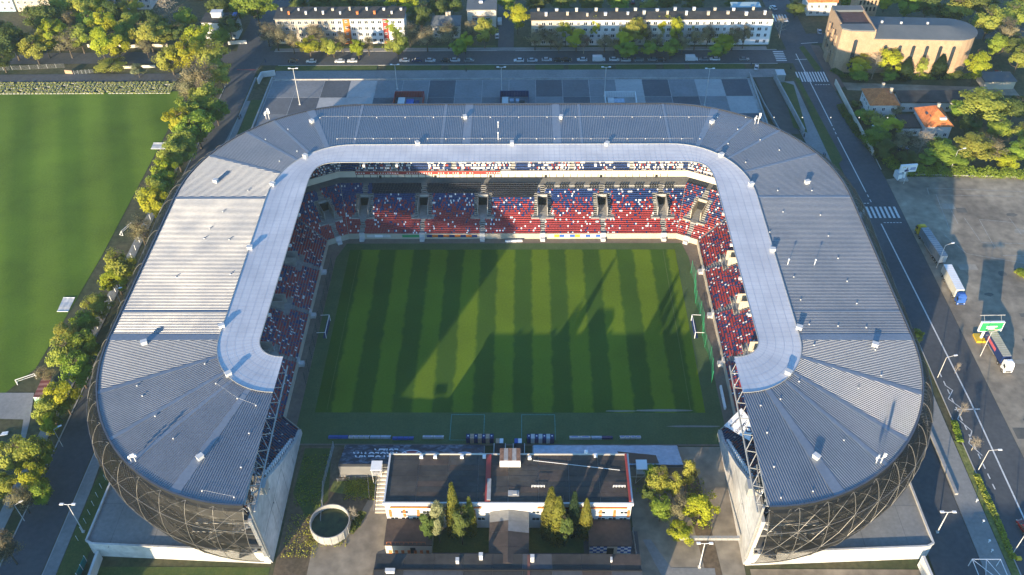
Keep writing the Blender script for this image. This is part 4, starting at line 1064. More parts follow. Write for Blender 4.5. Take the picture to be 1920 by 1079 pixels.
for x0, x1 in ((-27.5, -6), (7, 28)): bd.box((x0+x1)/2, ay0-.33, AH-1.5, x1-x0, .06, .45)
bd.build('orange_band', M['orange'], cl)
for i in range(22):
    xx = -26.8+i*2.58
    if -5.5 < xx < 6: continue
    if i % 2: window(cl, xx, ay0, 6.1, 1.7, .9)
    window(cl, xx, ay0, 3.2, 1.7, 1.2)
for i in range(18):
    xx = -27.6+i*3.3
    if -5 < xx < 6: continue
    MB().box(xx, ay0-.06, 4.6, .65, .14, 2.9).build('brick_pier', M['tile'], cl)
rp = MB().box(-4.6, -62.5, AH+.1, 1.2, 13.6, .35); rp.build('red_roof_ridge', M['red'], cl)
MB().box(-4.3, -66, AH+.12, .9, 6, .5).build('grey_roof_ridge', M['concrete'], cl)
MB().box(ax1-.4, -62.5, AH+.4, .5, 13.6, .3).build('red_coping', M['red'], cl)
b = MB().box(.6, -57.6, AH+.06, 5.0, 3.4, 2.2); b.build('rooftop_cabin', M['whiteplaster'], cl)
RS = [mat('rusty sheet', (.24, .13, .08), var=.3, scale=1.2), mat('galvanised rust sheet', (.36, .33, .30), var=.2, scale=1)]
for i in range(5): MB().box(-1.4+i*1.0, -57.2, AH+2.27, .95, 3.6, .1).build('cabin_roof_sheet', RS[i % 2], cl)
wp = MB()
for a, b_ in (((1000, 889), (1165, 911)),):
    p, q = at(*a, AH+.3), at(*b_, AH+.3); wp.tube((p[0], p[1]+4, AH+.25), (q[0], q[1]+4.5, AH+.25), .06, 4)
wp.build('roof_cable', M['white'], cl)
for x, y in ((790, 856), (816, 856), (866, 856), (908, 856), (993, 858), (1099, 847), (1117, 854)):
    p = at(x, y, AH+.6); MB().box(p[0], p[1], AH+.05, .8, .7, .8).build('roof_unit', M['white'], cl)
for x, y, w in ((1009, 913, 3.0), (1161, 913, 2.8)):
    p = at(x, y, AH+.4); mb = MB()
    for dx in (-w/2, -w/4, 0, w/4, w/2): mb.tube((p[0]+dx, p[1], AH+.1), (p[0]+dx, p[1], AH+1.0), .06, 4)
    for zz in (.45, .95): mb.tube((p[0]-w/2, p[1], AH+zz), (p[0]+w/2, p[1], AH+zz), .06, 4)
    mb.build('ladder_guard', M['white'], cl)
MB().box(1.5, -66.8, AH+.05, 2.6, 1.6, .14).box(1.8, -66.8, AH+.16, 1.0, 1.0, .3).build('roof_hatch', M['concrete'], cl)
MB().tube((13, -69, AH), (13, -69, AH+2.4), .04, 4).tube((-8.6, -69.1, AH), (-8.6, -69.1, AH+2.6), .04, 4).build('aerial', M['galv'], cl)
# annexes and the covered link
def annex(x0, x1, lab, checker):
    t = thing('annexe', ((x0+x1)/2, -73.2, 0), lab, 'annexe', 'annexes before the clubhouse')
    MB().prism(rect(x0, -76.6, x1, -69.75), 0, 3.6).build('wall', M['cream'], t)
    MB().prism(rect(x0-.2, -76.9, x1+.2, -69.75), 3.61, 3.9).build('roof', M['bitumen_brown'], t)
    k = MB()
    if checker:
        n = int((x1-x0)/.8); w = (x1-x0)/n
        for i in range(n):
            for j in range(4):
                if abs(i-n/2) < 1.2: continue
                k.box(x0+(i+.5)*w, -76.65, .5+j*.75, w, .08, .75, 0, (i+j) % 2)
        k.build('checker_tiles', [M['white'], M['blue']], t); MB().box((x0+x1)/2, -76.64, 0, 1.6, .06, 2.5).build('door', M['black'], t)
    else:
        for i in range(7): k.box(x0+1+i*(x1-x0-2)/6, -76.65, 0, .7, .1, 1.3)
        k.build('brick_pier', M['tile'], t); MB().box(x0+6.4, -76.64, 0, 1.2, .06, 2.4).build('door', M['black'], t)
        rl = MB()
        for i in range(10): rl.tube((x0+.5+i*1.0, -76.6, 3.9), (x0+.5+i*1.0, -76.6, 4.8), .04, 4)
        rl.tube((x0+.5, -76.6, 4.75), (x0+9.5, -76.6, 4.75), .04, 4).build('railing', M['tile'], t)
annex(-28.4, -17.6, 'brown roofed annexe with brick piers before the sunlit half of the clubhouse', False)
annex(19.2, 28.8, 'brown roofed annexe with blue and white checker front before the clubhouse', True)
lk = thing('covered_link', (.4, -76, 0), 'brown pitched roof link between the clubhouse and the long dark hall', 'covered passage')
mb = MB().prism(rect(-3.6, -83, 4.6, -69.75), 0, 6.8, 0); mb.build('wall', M['beige'], lk)
k = MB()
for j, (y0, y1) in enumerate(((-83.6, -79.4), (-79.36, -75.4), (-75.36, -72.6), (-72.56, -69.75))):
    k.quad([(-4.1, y0, 6.75), (.3, y0, 7.7), (.3, y1, 7.7), (-4.1, y1, 6.75)], 1 if j == 3 else 0); k.quad([(.3, y0, 7.7), (5.1, y0, 6.75), (5.1, y1, 6.75), (.3, y1, 7.7)], 1 if j >= 2 else 0)
k.quad([(-4.1, -83.6, 6.75), (5.1, -83.6, 6.75), (.3, -83.6, 7.7)])
k.build('roof', [M['bitumen_brown'], M['paving']], lk)
hl = thing('long_hall', (.3, -90, 0), 'long hall with a flat dark felt roof along the bottom edge of the view', 'hall')
MB().prism(rect(-29.0, -97, 29.6, -81.4), 0, 7.3).build('wall', M['beige'], hl)
for i in range(9):
    for j in range(4):
        w, h = 59.4/9, 4.0
        MB().box(-29.4+(i+.5)*w, -81.2-(j+.5)*h, 7.31, w-.04, h-.06, .16+R.uniform(0, .05)).build('felt_strip', R.choice([M['bitumen'], M['bitumen'], M['bitumen_brown'], M['asphalt']]), hl)
MB().box(.3, -85.3, 7.4, 59.5, .3, .35).build('roof_ridge', M['black'], hl)
for x, y, w, hh in ((732, 1073, 1.9, .7), (858, 1055, .7, 1.2), (902, 1048, .8, 1.7), (998, 1052, .8, 1.8), (1146, 1052, .4, .7)):
    p = at(x, y, 7.5); mb = MB().box(p[0], p[1], 7.3, w, .8, hh+.3).box(p[0], p[1], 7.6+hh, w*1.15, .95, .12); mb.build('chimney', M['offwhite'], hl)
MB().box(5.0, -90, 7.35, .6, 17, .25).build('red_roof_ridge', mat('faded red felt', (.16, .07, .06), var=.2), hl)

# --- the round tank, stair, towers in the near yard
t = thing('water_tank', (-42.4, -69.8, 0), 'round concrete basin full of dark water in the near yard', 'tank')
mb = MB(); mb.lathe([(4.75, 0), (4.75, 3.0), (4.52, 3.0), (4.52, .6)], -42.4, -69.8, 40); mb.build('shell', M['concrete'], t)
n = MB().quad([(-42.4+4.53*math.cos(2*math.pi*i/36), -69.8+4.53*math.sin(2*math.pi*i/36), 1.5) for i in range(36)]); n.build('water', M['water'], t)
for i in range(18):                                        # ladder rungs and staves on the rim
    a = 2*math.pi*i/18; MB().box(-42.4+4.8*math.cos(a), -69.8+4.8*math.sin(a), 0, .1, .18, 2.9, a).build('stave', M['concrete'], t)
def guard_tower(x, y, lab):
    px, py, _ = at(x, y, 6)
    t = thing('camera_tower', (px, py, 0), lab, 'tower', 'white towers behind the banners')
    MB().box(px, py, 3.9, 2.5, 2.6, .12).build('cabin_floor', M['offwhite'], t); MB().box(px, py, 6.0, 2.7, 2.9, .2).build('cabin_roof', M['white'], t)
    mb = MB()
    for dx in (-1.15, 1.15):
        for dy in (-1.2, 1.2): mb.tube((px+dx, py+dy, 0), (px+dx, py+dy, 6), .07, 4)
    for z in (4.4, 4.8): 
        mb.tube((px-1.15, py-1.2, z), (px+1.15, py-1.2, z), .05, 4); mb.tube((px-1.15, py-1.2, z), (px-1.15, py+1.2, z), .05, 4); mb.tube((px+1.15, py-1.2, z), (px+1.15, py+1.2, z), .05, 4)
    mb.tube((px-1.15, py-1.2, 0), (px+1.15, py-1.2, 3.9), .05, 4).build('frame', M['offwhite'], t)
guard_tower(706, 874, 'white roofed lookout tower at the top of the concrete stair')
guard_tower(1203, 872, 'white roofed lookout tower beside the orange flowering trees')
t = thing('concrete_stair', (-30.8, -61, 0), 'broad flight of pale concrete steps beside the clubhouse corner', 'stairs')
for i in range(11): MB().box(-30.8, -65.4+i*.95, 0, 3.2, .5, .25+i*.36).box(-30.8, -64.95+i*.95, 0, 3.2, .45, .1+i*.36).build('step', M['cream'], t)
MB().tube((-29, -65.6, 1.1), (-29, -55, 5), .06, 4).tube((-32.6, -65.6, 1.1), (-32.6, -55, 5), .06, 4).build('handrail', M['galv'], t)

# --- old terraces under banners
def text_mesh(name, cu, m):
    tmp = bpy.data.objects.new('text_source', cu); C.objects.link(tmp); bpy.context.view_layer.update()
    me = bpy.data.meshes.new_from_object(tmp.evaluated_get(bpy.context.evaluated_depsgraph_get())); bpy.data.objects.remove(tmp)
    me.materials.clear(); me.materials.append(m); o = bpy.data.objects.new(name, me); C.objects.link(o); return o
def banner_text(txt, x, y, z, size, tilt, m, parent, sp=1.0, name='lettering', rotz=math.pi, align='CENTER'):
    cu = bpy.data.curves.new(name, 'FONT'); cu.body = txt; cu.size = size; cu.align_x = align; cu.space_character = sp; cu.offset = .035*size
    o = text_mesh(name, cu, m)
    o.matrix_local = Matrix.Translation(Vector((x, y, z))-Vector(ORG[parent.name] if parent else (0, 0, 0))) @ Matrix.Rotation(rotz, 4, 'Z') @ Matrix.Rotation(tilt, 4, 'X')
    o.parent = parent; return o
def rock_mat():
    m = bpy.data.materials.new('printed coal rock'); m.use_nodes = True; t_ = m.node_tree; N = t_.nodes; Lk = t_.links
    g = N.new('ShaderNodeNewGeometry'); v = N.new('ShaderNodeTexVoronoi'); v.inputs['Scale'].default_value = .75; Lk.new(g.outputs['Position'], v.inputs['Vector'])
    v2 = N.new('ShaderNodeTexNoise'); v2.inputs['Scale'].default_value = .9; v2.inputs['Detail'].default_value = 6; Lk.new(g.outputs['Position'], v2.inputs['Vector'])
    mu = N.new('ShaderNodeMath'); mu.operation = 'MULTIPLY'; Lk.new(v.outputs['Color'], mu.inputs[0]); Lk.new(v2.outputs['Fac'], mu.inputs[1])
    rp = N.new('ShaderNodeValToRGB'); e = rp.color_ramp.elements; e[0].position = .14; e[0].color = (.015, .02, .035, 1); e[1].position = .62; e[1].color = (.24, .30, .38, 1)
    e2 = rp.color_ramp.elements.new(.26); e2.color = (.03, .045, .075, 1)
    Lk.new(mu.outputs[0], rp.inputs[0]); Lk.new(rp.outputs[0], N['Principled BSDF'].inputs['Base Color']); N['Principled BSDF'].inputs['Roughness'].default_value = .6; return m
sl_ = math.atan2(4.2, 9.2)
def zt(y): return 1.05+4.2*(-45.7-y)/9.2
def terrace(x0, x1, top, lab, m, base='terrace_banner'):
    t = thing(base, ((x0+x1)/2, -50, 0), lab, 'banner', 'banners over the old terraces')
    MB().prism([(x0, -55.0), (x1, -55.0), (x1, -45.6), (x0, -45.6)], 0, .7).build('wall', M['concrete'], t)
    n = 9
    for i in range(n):
        y0 = -45.8-i*1.03; MB().box((x0+x1)/2, y0-.5, .7, x1-x0-.4, 1.0, .02+i*.455).build('terrace_step', M['concrete_dark'], t)
    c = MB(); nx = 24
    for i in range(nx):
        for j in range(8):
            def P(a, b): X = x0+.3+(x1-x0-.6)*a/nx; Y = -45.7-9.2*b/8; return (X, Y, 1.05+4.2*b/8+.07*math.sin(a*1.9+b*2.3)+.05*math.sin(a*.7-b*3))
            c.quad([P(i, j), P(i, j+1), P(i+1, j+1), P(i+1, j)])
    up(c.build('cloth', m, t, smooth=True)); return t
M['rock'] = rock_mat()
M['silver'] = mat('silver blue tarpaulin', (.33, .42, .52), rough=.45, var=.14, scale=.35, col2=(.44, .52, .60), scale2=1.)
tb = terrace(-42.6, -6.2, 4, 'black coal printed banner with white upside down lettering over the old terrace', M['rock'])
M['letter'] = mat('printed white letters', (.80, .80, .82), var=.05)
for i, w in enumerate(('LUIZA', 'KRÓLOWA', 'SZTOLNIA')):
    banner_text(w, -28.2, -48.0-i*1.65, zt(-48.0-i*1.65)+.32, 2.15, -sl_, M['letter'], tb, 1.05, align='LEFT')
banner_text('GUIDO', -9.2, -50.2, zt(-50.2)+.32, 1.5, -sl_, M['letter'], tb, 1.05, align='LEFT')
def emblem(parent, x, y, z, rx, m1, m2):
    for k, (s, m, dz) in enumerate(((1, m2, 0), (.86, m1, .05))):
        mb = MB().quad([(x+rx*s*math.cos(a), y+rx*.95*s*math.sin(a), z+dz-rx*.95*s*math.sin(a)*math.tan(sl_)) for a in [2*math.pi*i/28 for i in range(28)]]); mb.build('emblem', M[m], parent)
    mb = MB()
    for sg in (-1, 1):
        p = Vector((x-sg*rx*.6, y-rx*.5, z+.12+rx*.5*math.tan(sl_))); q = Vector((x+sg*rx*.6, y+rx*.5, z+.12-rx*.5*math.tan(sl_))); mb.tube(p, q, .13, 4)
    mb.build('emblem_cross', M['letter'], parent)
M['emb'] = mat('dark red print', (.30, .06, .08), var=.1)
emblem(tb, -24.6, -51.2, zt(-51.2)+.3, 2.9, 'emb', 'letter'); emblem(tb, -11.2, -51.8, zt(-51.8)+.3, 2.6, 'blue', 'letter')
tb2 = terrace(6.0, 43.6, 4, 'silver blue tarpaulin with dark upside down lettering over the old terrace', M['silver'])
M['ink'] = mat('navy ink', (.02, .03, .08), var=.05)
banner_text('GÓRNICZA S.A.', 24.8, -50.4, zt(-50.4)+.34, 1.9, -sl_, M['ink'], tb2, 1.1, align='LEFT')
mb = MB().quad([(27.6, -48.8, zt(-48.8)+.14), (37.2, -50.6, zt(-50.6)+.14), (37.4, -54.4, zt(-54.4)+.14), (29, -54.4, zt(-54.4)+.14)]); mb.build('cloth_fold', M['darkmetal'], tb2)
emblem(tb2, 27.2, -51.7, zt(-51.7)+.2, 1.7, 'emb', 'letter')
# ------------------------------------------------------------------ pitch furniture
def goal(x, s, lab):
    t = thing('football_goal', (x, -2.4, 0), lab, 'goal', 'goals on the pitch')
    mb = MB()
    for y in (-6.06, 1.26): mb.tube((x, y, 0), (x, y, 2.44), .1, 6); mb.tube((x, y, 2.44), (x+s*2.6, y, 2.3), .07, 5)
    mb.tube((x, -6.06, 2.44), (x, 1.26, 2.44), .1, 6); mb.build('posts', M['white'], t)
    nm = MB()
    for i in range(14):
        y = -6+i*.557; nm.tube((x+s*.05, y, .1), (x+s*.05, y, 2.4), .035, 3)
    for i in range(9): z = .1+i*.28; nm.tube((x+s*.05, -6, z), (x+s*.05, 1.2, z), .035, 3)
    nm.build('net', M['navy'], t)
    MB().box(x+s*.5, -2.4, .02, 1.0, 7.2, .1).build('base_mat', M['navy'], t)
goal(-53.8, -1, 'football goal with navy net standing before the shaded stand')
goal(53.4, 1, 'football goal with navy net and white bars standing by the green safety net')
# green safety netting on poles behind the goals
def safety_net(pts, lab, m):
    t = thing('safety_net', (*pts[0], 0), lab, 'net', 'nets behind the goals')
    pol = MB(); net = MB()
    for i, p in enumerate(pts): pol.tube((*p, 0), (*p, 5.2), .07, 5)
    for p, q in zip(pts, pts[1:]):
        L = math.hypot(q[0]-p[0], q[1]-p[1]); n = max(2, int(L/.75))
        for i in range(n+1):
            a = (p[0]+(q[0]-p[0])*i/n, p[1]+(q[1]-p[1])*i/n); net.tube((*a, .1), (*a, 5), .028, 3)
        for z in [k*.75 for k in range(1, 7)]: net.tube((*p, z), (*q, z), .028, 3)
    pol.build('net_pole', m, t); net.build('netting', m, t)
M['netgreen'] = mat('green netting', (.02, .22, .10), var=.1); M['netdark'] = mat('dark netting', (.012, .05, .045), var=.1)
safety_net([(56.1+.5*math.sin(i*1.7), 22.5-i*4.6) for i in range(11)], 'bright green safety net on leaning poles behind the sunlit goal', M['netgreen'])
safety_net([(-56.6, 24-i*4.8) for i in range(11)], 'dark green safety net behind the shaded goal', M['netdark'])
# dugouts
def dugout(x0, x1, light, lab):
    t = thing('team_bench', ((x0+x1)/2, -43.6, 0), lab, 'dugout', 'team shelters on the near touchline'); n = 7; w = (x1-x0)/n
    for i in range(n):
        MB().box(x0+(i+.5)*w, -43.6, 2.0, w-.04, 1.5, .12).quad([(x0+i*w, -44.4, .1), (x0+(i+1)*w-.04, -44.4, .1), (x0+(i+1)*w-.04, -44.4, 2.1), (x0+i*w, -44.4, 2.1)]).build('shelter_roof', M['navy'] if i % 2 == 0 else light, t)
        if i % 2 == 0:
            MB().box(x0+(i+.5)*w, -43.5, 2.13, .35, .35, .02).build('crest', M['white'], t)
    MB().box((x0+x1)/2, -43.9, .45, x1-x0-.2, .45, .1).box((x0+x1)/2, -44.1, .55, x1-x0-.2, .08, .5).build('seat', M['red'], t)
    mb = MB()
    for x in (x0, x1): mb.box(x, -43.6, 0, .06, 1.5, 2.0)
    mb.build('side_panel', M['navy'], t)
M['peach'] = mat('faded orange and grey panel', (.50, .33, .22), var=.2, scale=2)
dugout(-11.1, -4.0, M['peach'], 'navy and orange striped team shelter beside the black coal banner')
dugout(4.7, 11.7, M['offwhite'], 'navy and white striped team shelter beside the silver tarpaulin')
for x, lab, m in ((-2.4, 'small white booth between the shelters, beside the orange striped one', 'offwhite'), (2.4, 'small blue glass booth between the shelters, beside the white striped one', 'blue')):
    t = thing('booth', (x, -45, 0), lab, 'booth')
    MB().box(x, -45, 0, 1.9, 1.4, 1.9).build('wall', M['galv'], t); MB().box(x-.5, -45, 1.91, .9, 1.5, .08).build('roof', M['peach' if m == 'offwhite' else m], t); MB().box(x+.5, -45, 1.91, .9, 1.5, .1).build('roof_sheet', M['white'], t)
for x, lab in ((-2.3, 'black covered tunnel beside the black coal banner'), (2.6, 'black covered tunnel beside the silver tarpaulin')):
    t = thing('player_tunnel', (x, -50.5, 0), lab, 'tunnel')
    MB().prism([(x-1.3, -55.4), (x+1.3, -55.4), (x+1.3, -46.4), (x-1.3, -46.4)], 0, 2.6).build('cover', M['black'], t)
    MB().box(x-1.45, -51, 0, .15, 9, 2.9).box(x+1.45, -51, 0, .15, 9, 2.9).build('side_rail', M['offwhite'], t)
# benches of advertising boards along the touchline
PAL = {'b': 'blue', 'w': 'offwhite', 's': 'silver', 'n': 'navy'}
def boards(x0, x1, y, pat, lab, dx=0):
    t = thing('advertising_board', ((x0+x1)/2, y, 0), lab, 'advertising board', 'boards lying along the near touchline'); n = len(pat); w = (x1-x0)/n
    for i, c in enumerate(pat):
        x = x0+(i+.5)*w; MB().quad([(x-w/2+.04, y-.9, .75), (x+w/2-.04, y-.9, .75), (x+w/2-.04, y+.25, .1), (x-w/2+.04, y+.25, .1)]).quad([(x-w/2+.04, y-.9, .75), (x-w/2+.04, y-.9, 0), (x+w/2-.04, y-.9, 0), (x+w/2-.04, y-.9, .75)]).build('panel', M[PAL[c]], t)
        if c == 'w': MB().box(x, y-.32, .445, w*.6, .22, .03).build('print', M['blue'], t)
    return t
X = lambda px: at2(px, 815)[0]
boards(X(617), X(654), -42.0, 'bb', 'two dark blue boards at the corner end of the near touchline')
boards(X(655), X(694), -42.0, 'wwww', 'run of four white boards on the near touchline left of the shelters')
boards(X(695), X(734), -42.0, 'ss', 'two pale blue boards between the white run and the dark blue run')
boards(X(737), X(777), -42.4, 'bbbb', 'run of four dark blue boards on the near touchline')
boards(X(793), X(833), -42.0, 'ww', 'pair of white boards nearest the orange striped shelter')
boards(X(1067), X(1107), -42.1, 'ww', 'pair of white boards nearest the white striped shelter')
boards(X(1108), X(1148), -42.1, 'sn', 'grey and navy board pair in front of the silver tarpaulin')
boards(X(1161), X(1201), -42.0, 'wwww', 'run of four white boards at the far end beyond the white striped shelter')
t = thing('advertising_board', (57.6, -28.4, 0), 'upright white board leaning by the sunlit stand wall', 'advertising board')
for i in range(2): MB().box(57.9, -31+i*4.1, 0, .5, 3.9, 1.0).build('panel', M['white'], t)
t = thing('advertising_board', (1, 37.9, 0), 'white board lying on the far touchline track', 'advertising board')
for i in range(3): MB().box(-1.4+i*1.9, 38.0+i*.08, 0, 1.8, .5, .6).build('panel', M['white'], t)
# tarpaulins on the training pitch
for (p, lab) in (((( 119, 559), (141, 559), (128, 585), (107, 585)), 'white sheet lying on the middle of the training pitch'), (((288, 269), (314, 269), (310, 280), (283, 280)), 'white sheet lying at the tree edge of the training pitch')):
    q = [at2(*v) for v in p]; c = (sum(v[0] for v in q)/4, sum(v[1] for v in q)/4)
    t = thing('groundsheet', (*c, 0), lab, 'sheet', 'sheets on the training pitch')
    mb = MB(); n = 6
    for i in range(n):
        for j in range(n):
            def P(a, b):
                u, v = a/n, b/n; x = q[0][0]*(1-u)*(1-v)+q[1][0]*u*(1-v)+q[2][0]*u*v+q[3][0]*(1-u)*v; y = q[0][1]*(1-u)*(1-v)+q[1][1]*u*(1-v)+q[2][1]*u*v+q[3][1]*(1-u)*v
                return (x, y, .12+.05*math.sin(a*2.2+b)+.04*math.cos(b*1.7))
            mb.quad([P(i, j), P(i, j+1), P(i+1, j+1), P(i+1, j)])
    up(mb.build('cloth', M['offwhite'], t, smooth=True)); MB().tube((q[0][0], q[0][1], .15), (q[1][0], q[1][1], .15), .1, 4).tube((q[2][0], q[2][1], .15), (q[3][0], q[3][1], .15), .1, 4).build('edge_pole', M['white'], t)
def small_goal(px, py, lab, rz):
    x, y = at2(px, py); t = thing('training_goal', (x, y, 0), lab, 'goal', 'small goals on the training pitch'); c, s = math.cos(rz), math.sin(rz)
    T = lambda a, b, z: (x+a*c-b*s, y+a*s+b*c, z); mb = MB()
    for a in (-2.5, 2.5): mb.tube(T(a, 0, 0), T(a, 0, 2), .09, 5).tube(T(a, 0, 2), T(a, 1.4, 0), .07, 5).tube(T(a, 0, .05), T(a, 1.4, .05), .07, 5)
    mb.tube(T(-2.5, 0, 2), T(2.5, 0, 2), .09, 5).tube(T(-2.5, 1.4, .05), T(2.5, 1.4, .05), .07, 5).build('frame', M['white'], t)
    n = MB()
    for i in range(11): a = -2.5+i*.5; n.tube(T(a, 0, 2), T(a, 1.4, .05), .02, 3)
    n.build('net', M['offwhite'], t)
small_goal(51, 716, 'small white goal standing at the corner of the training pitch by the gravel yard', .5)
small_goal(240, 434, 'small white goal pushed under the brown tree at the edge of the training pitch', 1.2)
t = thing('groundsheet', (*at2(9, 814), 0), 'small white board lying on the grass below the gravel yard', 'board'); x, y = at2(9, 814)
MB().prism([(x-.9, y-.7), (x+.9, y-.3), (x+.8, y+.7), (x-.7, y+.4)], 0, .3).build('panel', M['white'], t)

# white pavilion with a red striped roof at the corner of the training pitch
q = [at2(*v, 3) for v in ((62, 745), (86, 746), (98, 706), (80, 706))]; c = (sum(v[0] for v in q)/4, sum(v[1] for v in q)/4)
t = thing('pavilion', (*c, 0), 'white garden pavilion with a red striped roof beside the lime green tree', 'pavilion')
MB().prism(q, 0, 2.9).build('wall', M['white'], t)
mb = MB(); n = 9
for i in range(n):
    a, b = i/n, (i+1)/n; L0 = [q[0][k]+(q[3][k]-q[0][k])*a for k in (0, 1)]; L1 = [q[0][k]+(q[3][k]-q[0][k])*b for k in (0, 1)]; R0 = [q[1][k]+(q[2][k]-q[1][k])*a for k in (0, 1)]; R1 = [q[1][k]+(q[2][k]-q[1][k])*b for k in (0, 1)]
    mb.quad([(*L0, 2.95), (*R0, 3.3), (*R1, 3.3), (*L1, 2.95)], i % 2)
up(mb.build('striped_roof', [mat('maroon sheet', (.16, .05, .045), var=.2), mat('rosy sheet', (.26, .13, .11), var=.2)], t))
MB().quad([(q[0][0], q[0][1]-.05, .3), (q[1][0], q[1][1]-.05, .3), (q[1][0], q[1][1]-.05, 2.6), (q[0][0], q[0][1]-.05, 2.6)]).build('green_panel', mat('pale green print', (.30, .55, .36), var=.3, scale=1.5), t)

# overgrown terrace beds beyond the training pitch
tb = MB(); sp = MB()
for i in range(7):
    y = 132.4+i*1.35; x = -212
    while x < -138.5:
        if R.random() < .96:
            tb.box(x, y, 0, 1.15, .14, .22+R.uniform(0, .1), R.uniform(-.1, .1), 0)
            for k in range(7): a = R.uniform(0, 6.28); qx, qy = x+R.uniform(-.6, .6), y+R.uniform(-.15, .75); sp.quad([(qx-.25, qy, .0), (qx+.25, qy, .0), (qx+.2+R.uniform(-.1, .1), qy+R.uniform(0, .2), R.uniform(.3, .6)), (qx-.2, qy+R.uniform(0, .2), R.uniform(.3, .6))])
        x += 1.5
tag(tb.build('terrace_edging', M['concrete']), kind='stuff'); tag(sp.build('terrace_grass', M['weeds']), kind='stuff')

# ------------------------------------------------------------------ kiosks on the plaza
def kiosk(px0, px1, py, m, lab, fill, roofless=True):
    x0, x1 = at2(px0, py, 4.5)[0], at2(px1, py, 4.5)[0]; y1 = at2(px0, py, 4.5)[1]; y0 = y1-11
    t = thing('kiosk', ((x0+x1)/2, (y0+y1)/2, 1.9), lab, 'kiosk', 'open-topped kiosk enclosures on the plaza'); zt = 4.5
    n = 18; w = (x1-x0)/n
    for i in range(n): MB().box(x0+(i+.5)*w, y1, 1.94, w-.08, .12, zt-1.94).build('slat', m, t)
    for x in (x0, x1):
        mb = MB()
        for i in range(14): mb.box(x, y0+(i+.5)*11/14, 1.94, .12, 11/14-.1, zt-1.94)
        mb.build('side_fence', m, t)
    mb = MB()
    for p, q in (((x0, y1), (x1, y1)), ((x0, y0), (x0, y1)), ((x1, y0), (x1, y1))): mb.tube((*p, zt), (*q, zt), .12, 4)
    mb.build('top_rail', m, t)
    for (a, b, c_, d, h, mm) in fill: MB().box(x0+a, y1-b, 1.94, c_, d, h).build('counter_unit', M[mm], t)
kiosk(741, 795, 172, M['red'], 'red fenced kiosk enclosure on the plaza', ((3.0, 6.5, 2.6, 5, 2.3, 'offwhite'), (6.2, 5.4, 3.0, 4, 1.2, 'blue'), (9, 6, 1.5, 4, 1, 'navy')))
kiosk(938, 991, 171, M['navy'], 'navy fenced kiosk enclosure in the middle of the plaza', ((2, 6.5, 2.4, 5, 2.3, 'offwhite'), (4.5, 3.5, 1.6, 2, .7, 'silver'), (6.8, 3.6, 1.3, 2, .7, 'silver'), (8.6, 6.5, 2, 4, 1, 'black')))
kiosk(1134, 1191, 172, M['white'], 'white framed kiosk enclosure on the plaza nearer the sunken ramp', ((2, 6.5, 2.4, 5, 2.3, 'offwhite'), (5.5, 4, 4, 3, .9, 'silver'), (8, 7.5, 3, 3, 1, 'black')))

# ------------------------------------------------------------------ lamps
def flood_pole(base, h, lab, z0=0, group='tall plaza lamps', arms=2, rz=0):
    x, y = base; t = thing('lamp_post', (x, y, z0), lab, 'lamp', group)
    MB().tube((x, y, z0), (x, y, z0+h), .17, 6, 0, .09).box(x, y, z0, .6, .6, .4).build('pole', M['offwhite'], t)
    c, s = math.cos(rz), math.sin(rz)
    for a in ((-1, 1) if arms == 2 else (1,)):
        MB().tube((x, y, z0+h-.1), (x+a*1.3*c, y+a*1.3*s, z0+h+.1), .07, 4).box(x+a*1.4*c, y+a*1.4*s, z0+h, .9, .5, .22, rz).build('lamp_head', M['white'], t)
    return t
flood_pole(at2(562.3, 196.7, 1.9), 15.8, 'tall white lamp mast on the bright slabs at the corner of the plaza', 1.9)
flood_pole(at2(941, 181, 1.9), 12.8, 'tall lamp mast behind the navy kiosk', 1.9)
flood_pole(at2(1133, 181, 1.9), 12.8, 'tall lamp mast behind the white framed kiosk', 1.9)
flood_pole(at2(1320.8, 198.3, 1.9), 16, 'tall lamp mast on the plaza nearest the sunken ramp', 1.9)
flood_pole(at2(745, 168, 1.9), 11.0, 'tall lamp mast behind the red kiosk', 1.9)
flood_pole(at2(1311, 1064), 10.0, 'tall floodlight mast in the near yard by the white end wall', group='masts near the stadium ends')
flood_pole(at2(157, 998), 11.5, 'tall pale lamp mast on the grass verge beside the left podium', group='masts near the stadium ends')
flood_pole(at2(1757, 999), 8.5, 'tall lamp mast on the dark driveway beside the right podium', group='masts near the stadium ends')
def street_lamp(px, py, h, rz, lab, arm=2.2):
    x, y = at2(px, py); t = thing('street_lamp', (x, y, 0), lab, 'street lamp', 'street lamps'); c, s = math.cos(rz), math.sin(rz)
    MB().tube((x, y, 0), (x, y, h), .11, 6, 0, .07).tube((x, y, h), (x+arm*c, y+arm*s, h+.35), .06, 5).build('pole', M['offwhite'], t)
    MB().box(x+(arm+.4)*c, y+(arm+.4)*s, h+.28, 1.0, .4, .16, rz).build('lamp_head', M['white'], t)
street_lamp(1834, 882, 8, 0, 'street lamp in the verge between the zigzag marking and the dark driveway')
street_lamp(1838, 668, 9.5, 0.3, 'street lamp in front of the green billboard truck')
street_lamp(1756, 502, 9, .3, 'street lamp behind the grey trailer with a yellow cab')
street_lamp(1782, 320, 8.5, .3, 'street lamp at the edge of the hedge behind the parking ground')
street_lamp(1758, 708, 8, .2, 'street lamp beside the zigzag road marking')
street_lamp(1899, 1038, 8, .2, 'street lamp at the near end of the weedy verge')
street_lamp(46, 977, 6.5, .6, 'street lamp among the trees left of the near road', 1.2)
street_lamp(118, 838, 7, .6, 'street lamp between the gravel yard trees and the road', 1.2)
street_lamp(228, 573, 6.5, .3, 'street lamp between the path trees and the left roof edge', 1.2)
street_lamp(1461, 72, 7.5, .2, 'street lamp at the corner of the white apartment block', 1.4)
street_lamp(1694, 345, 6, 2.8, 'short street lamp beside the white kiosk and billboard', .8)
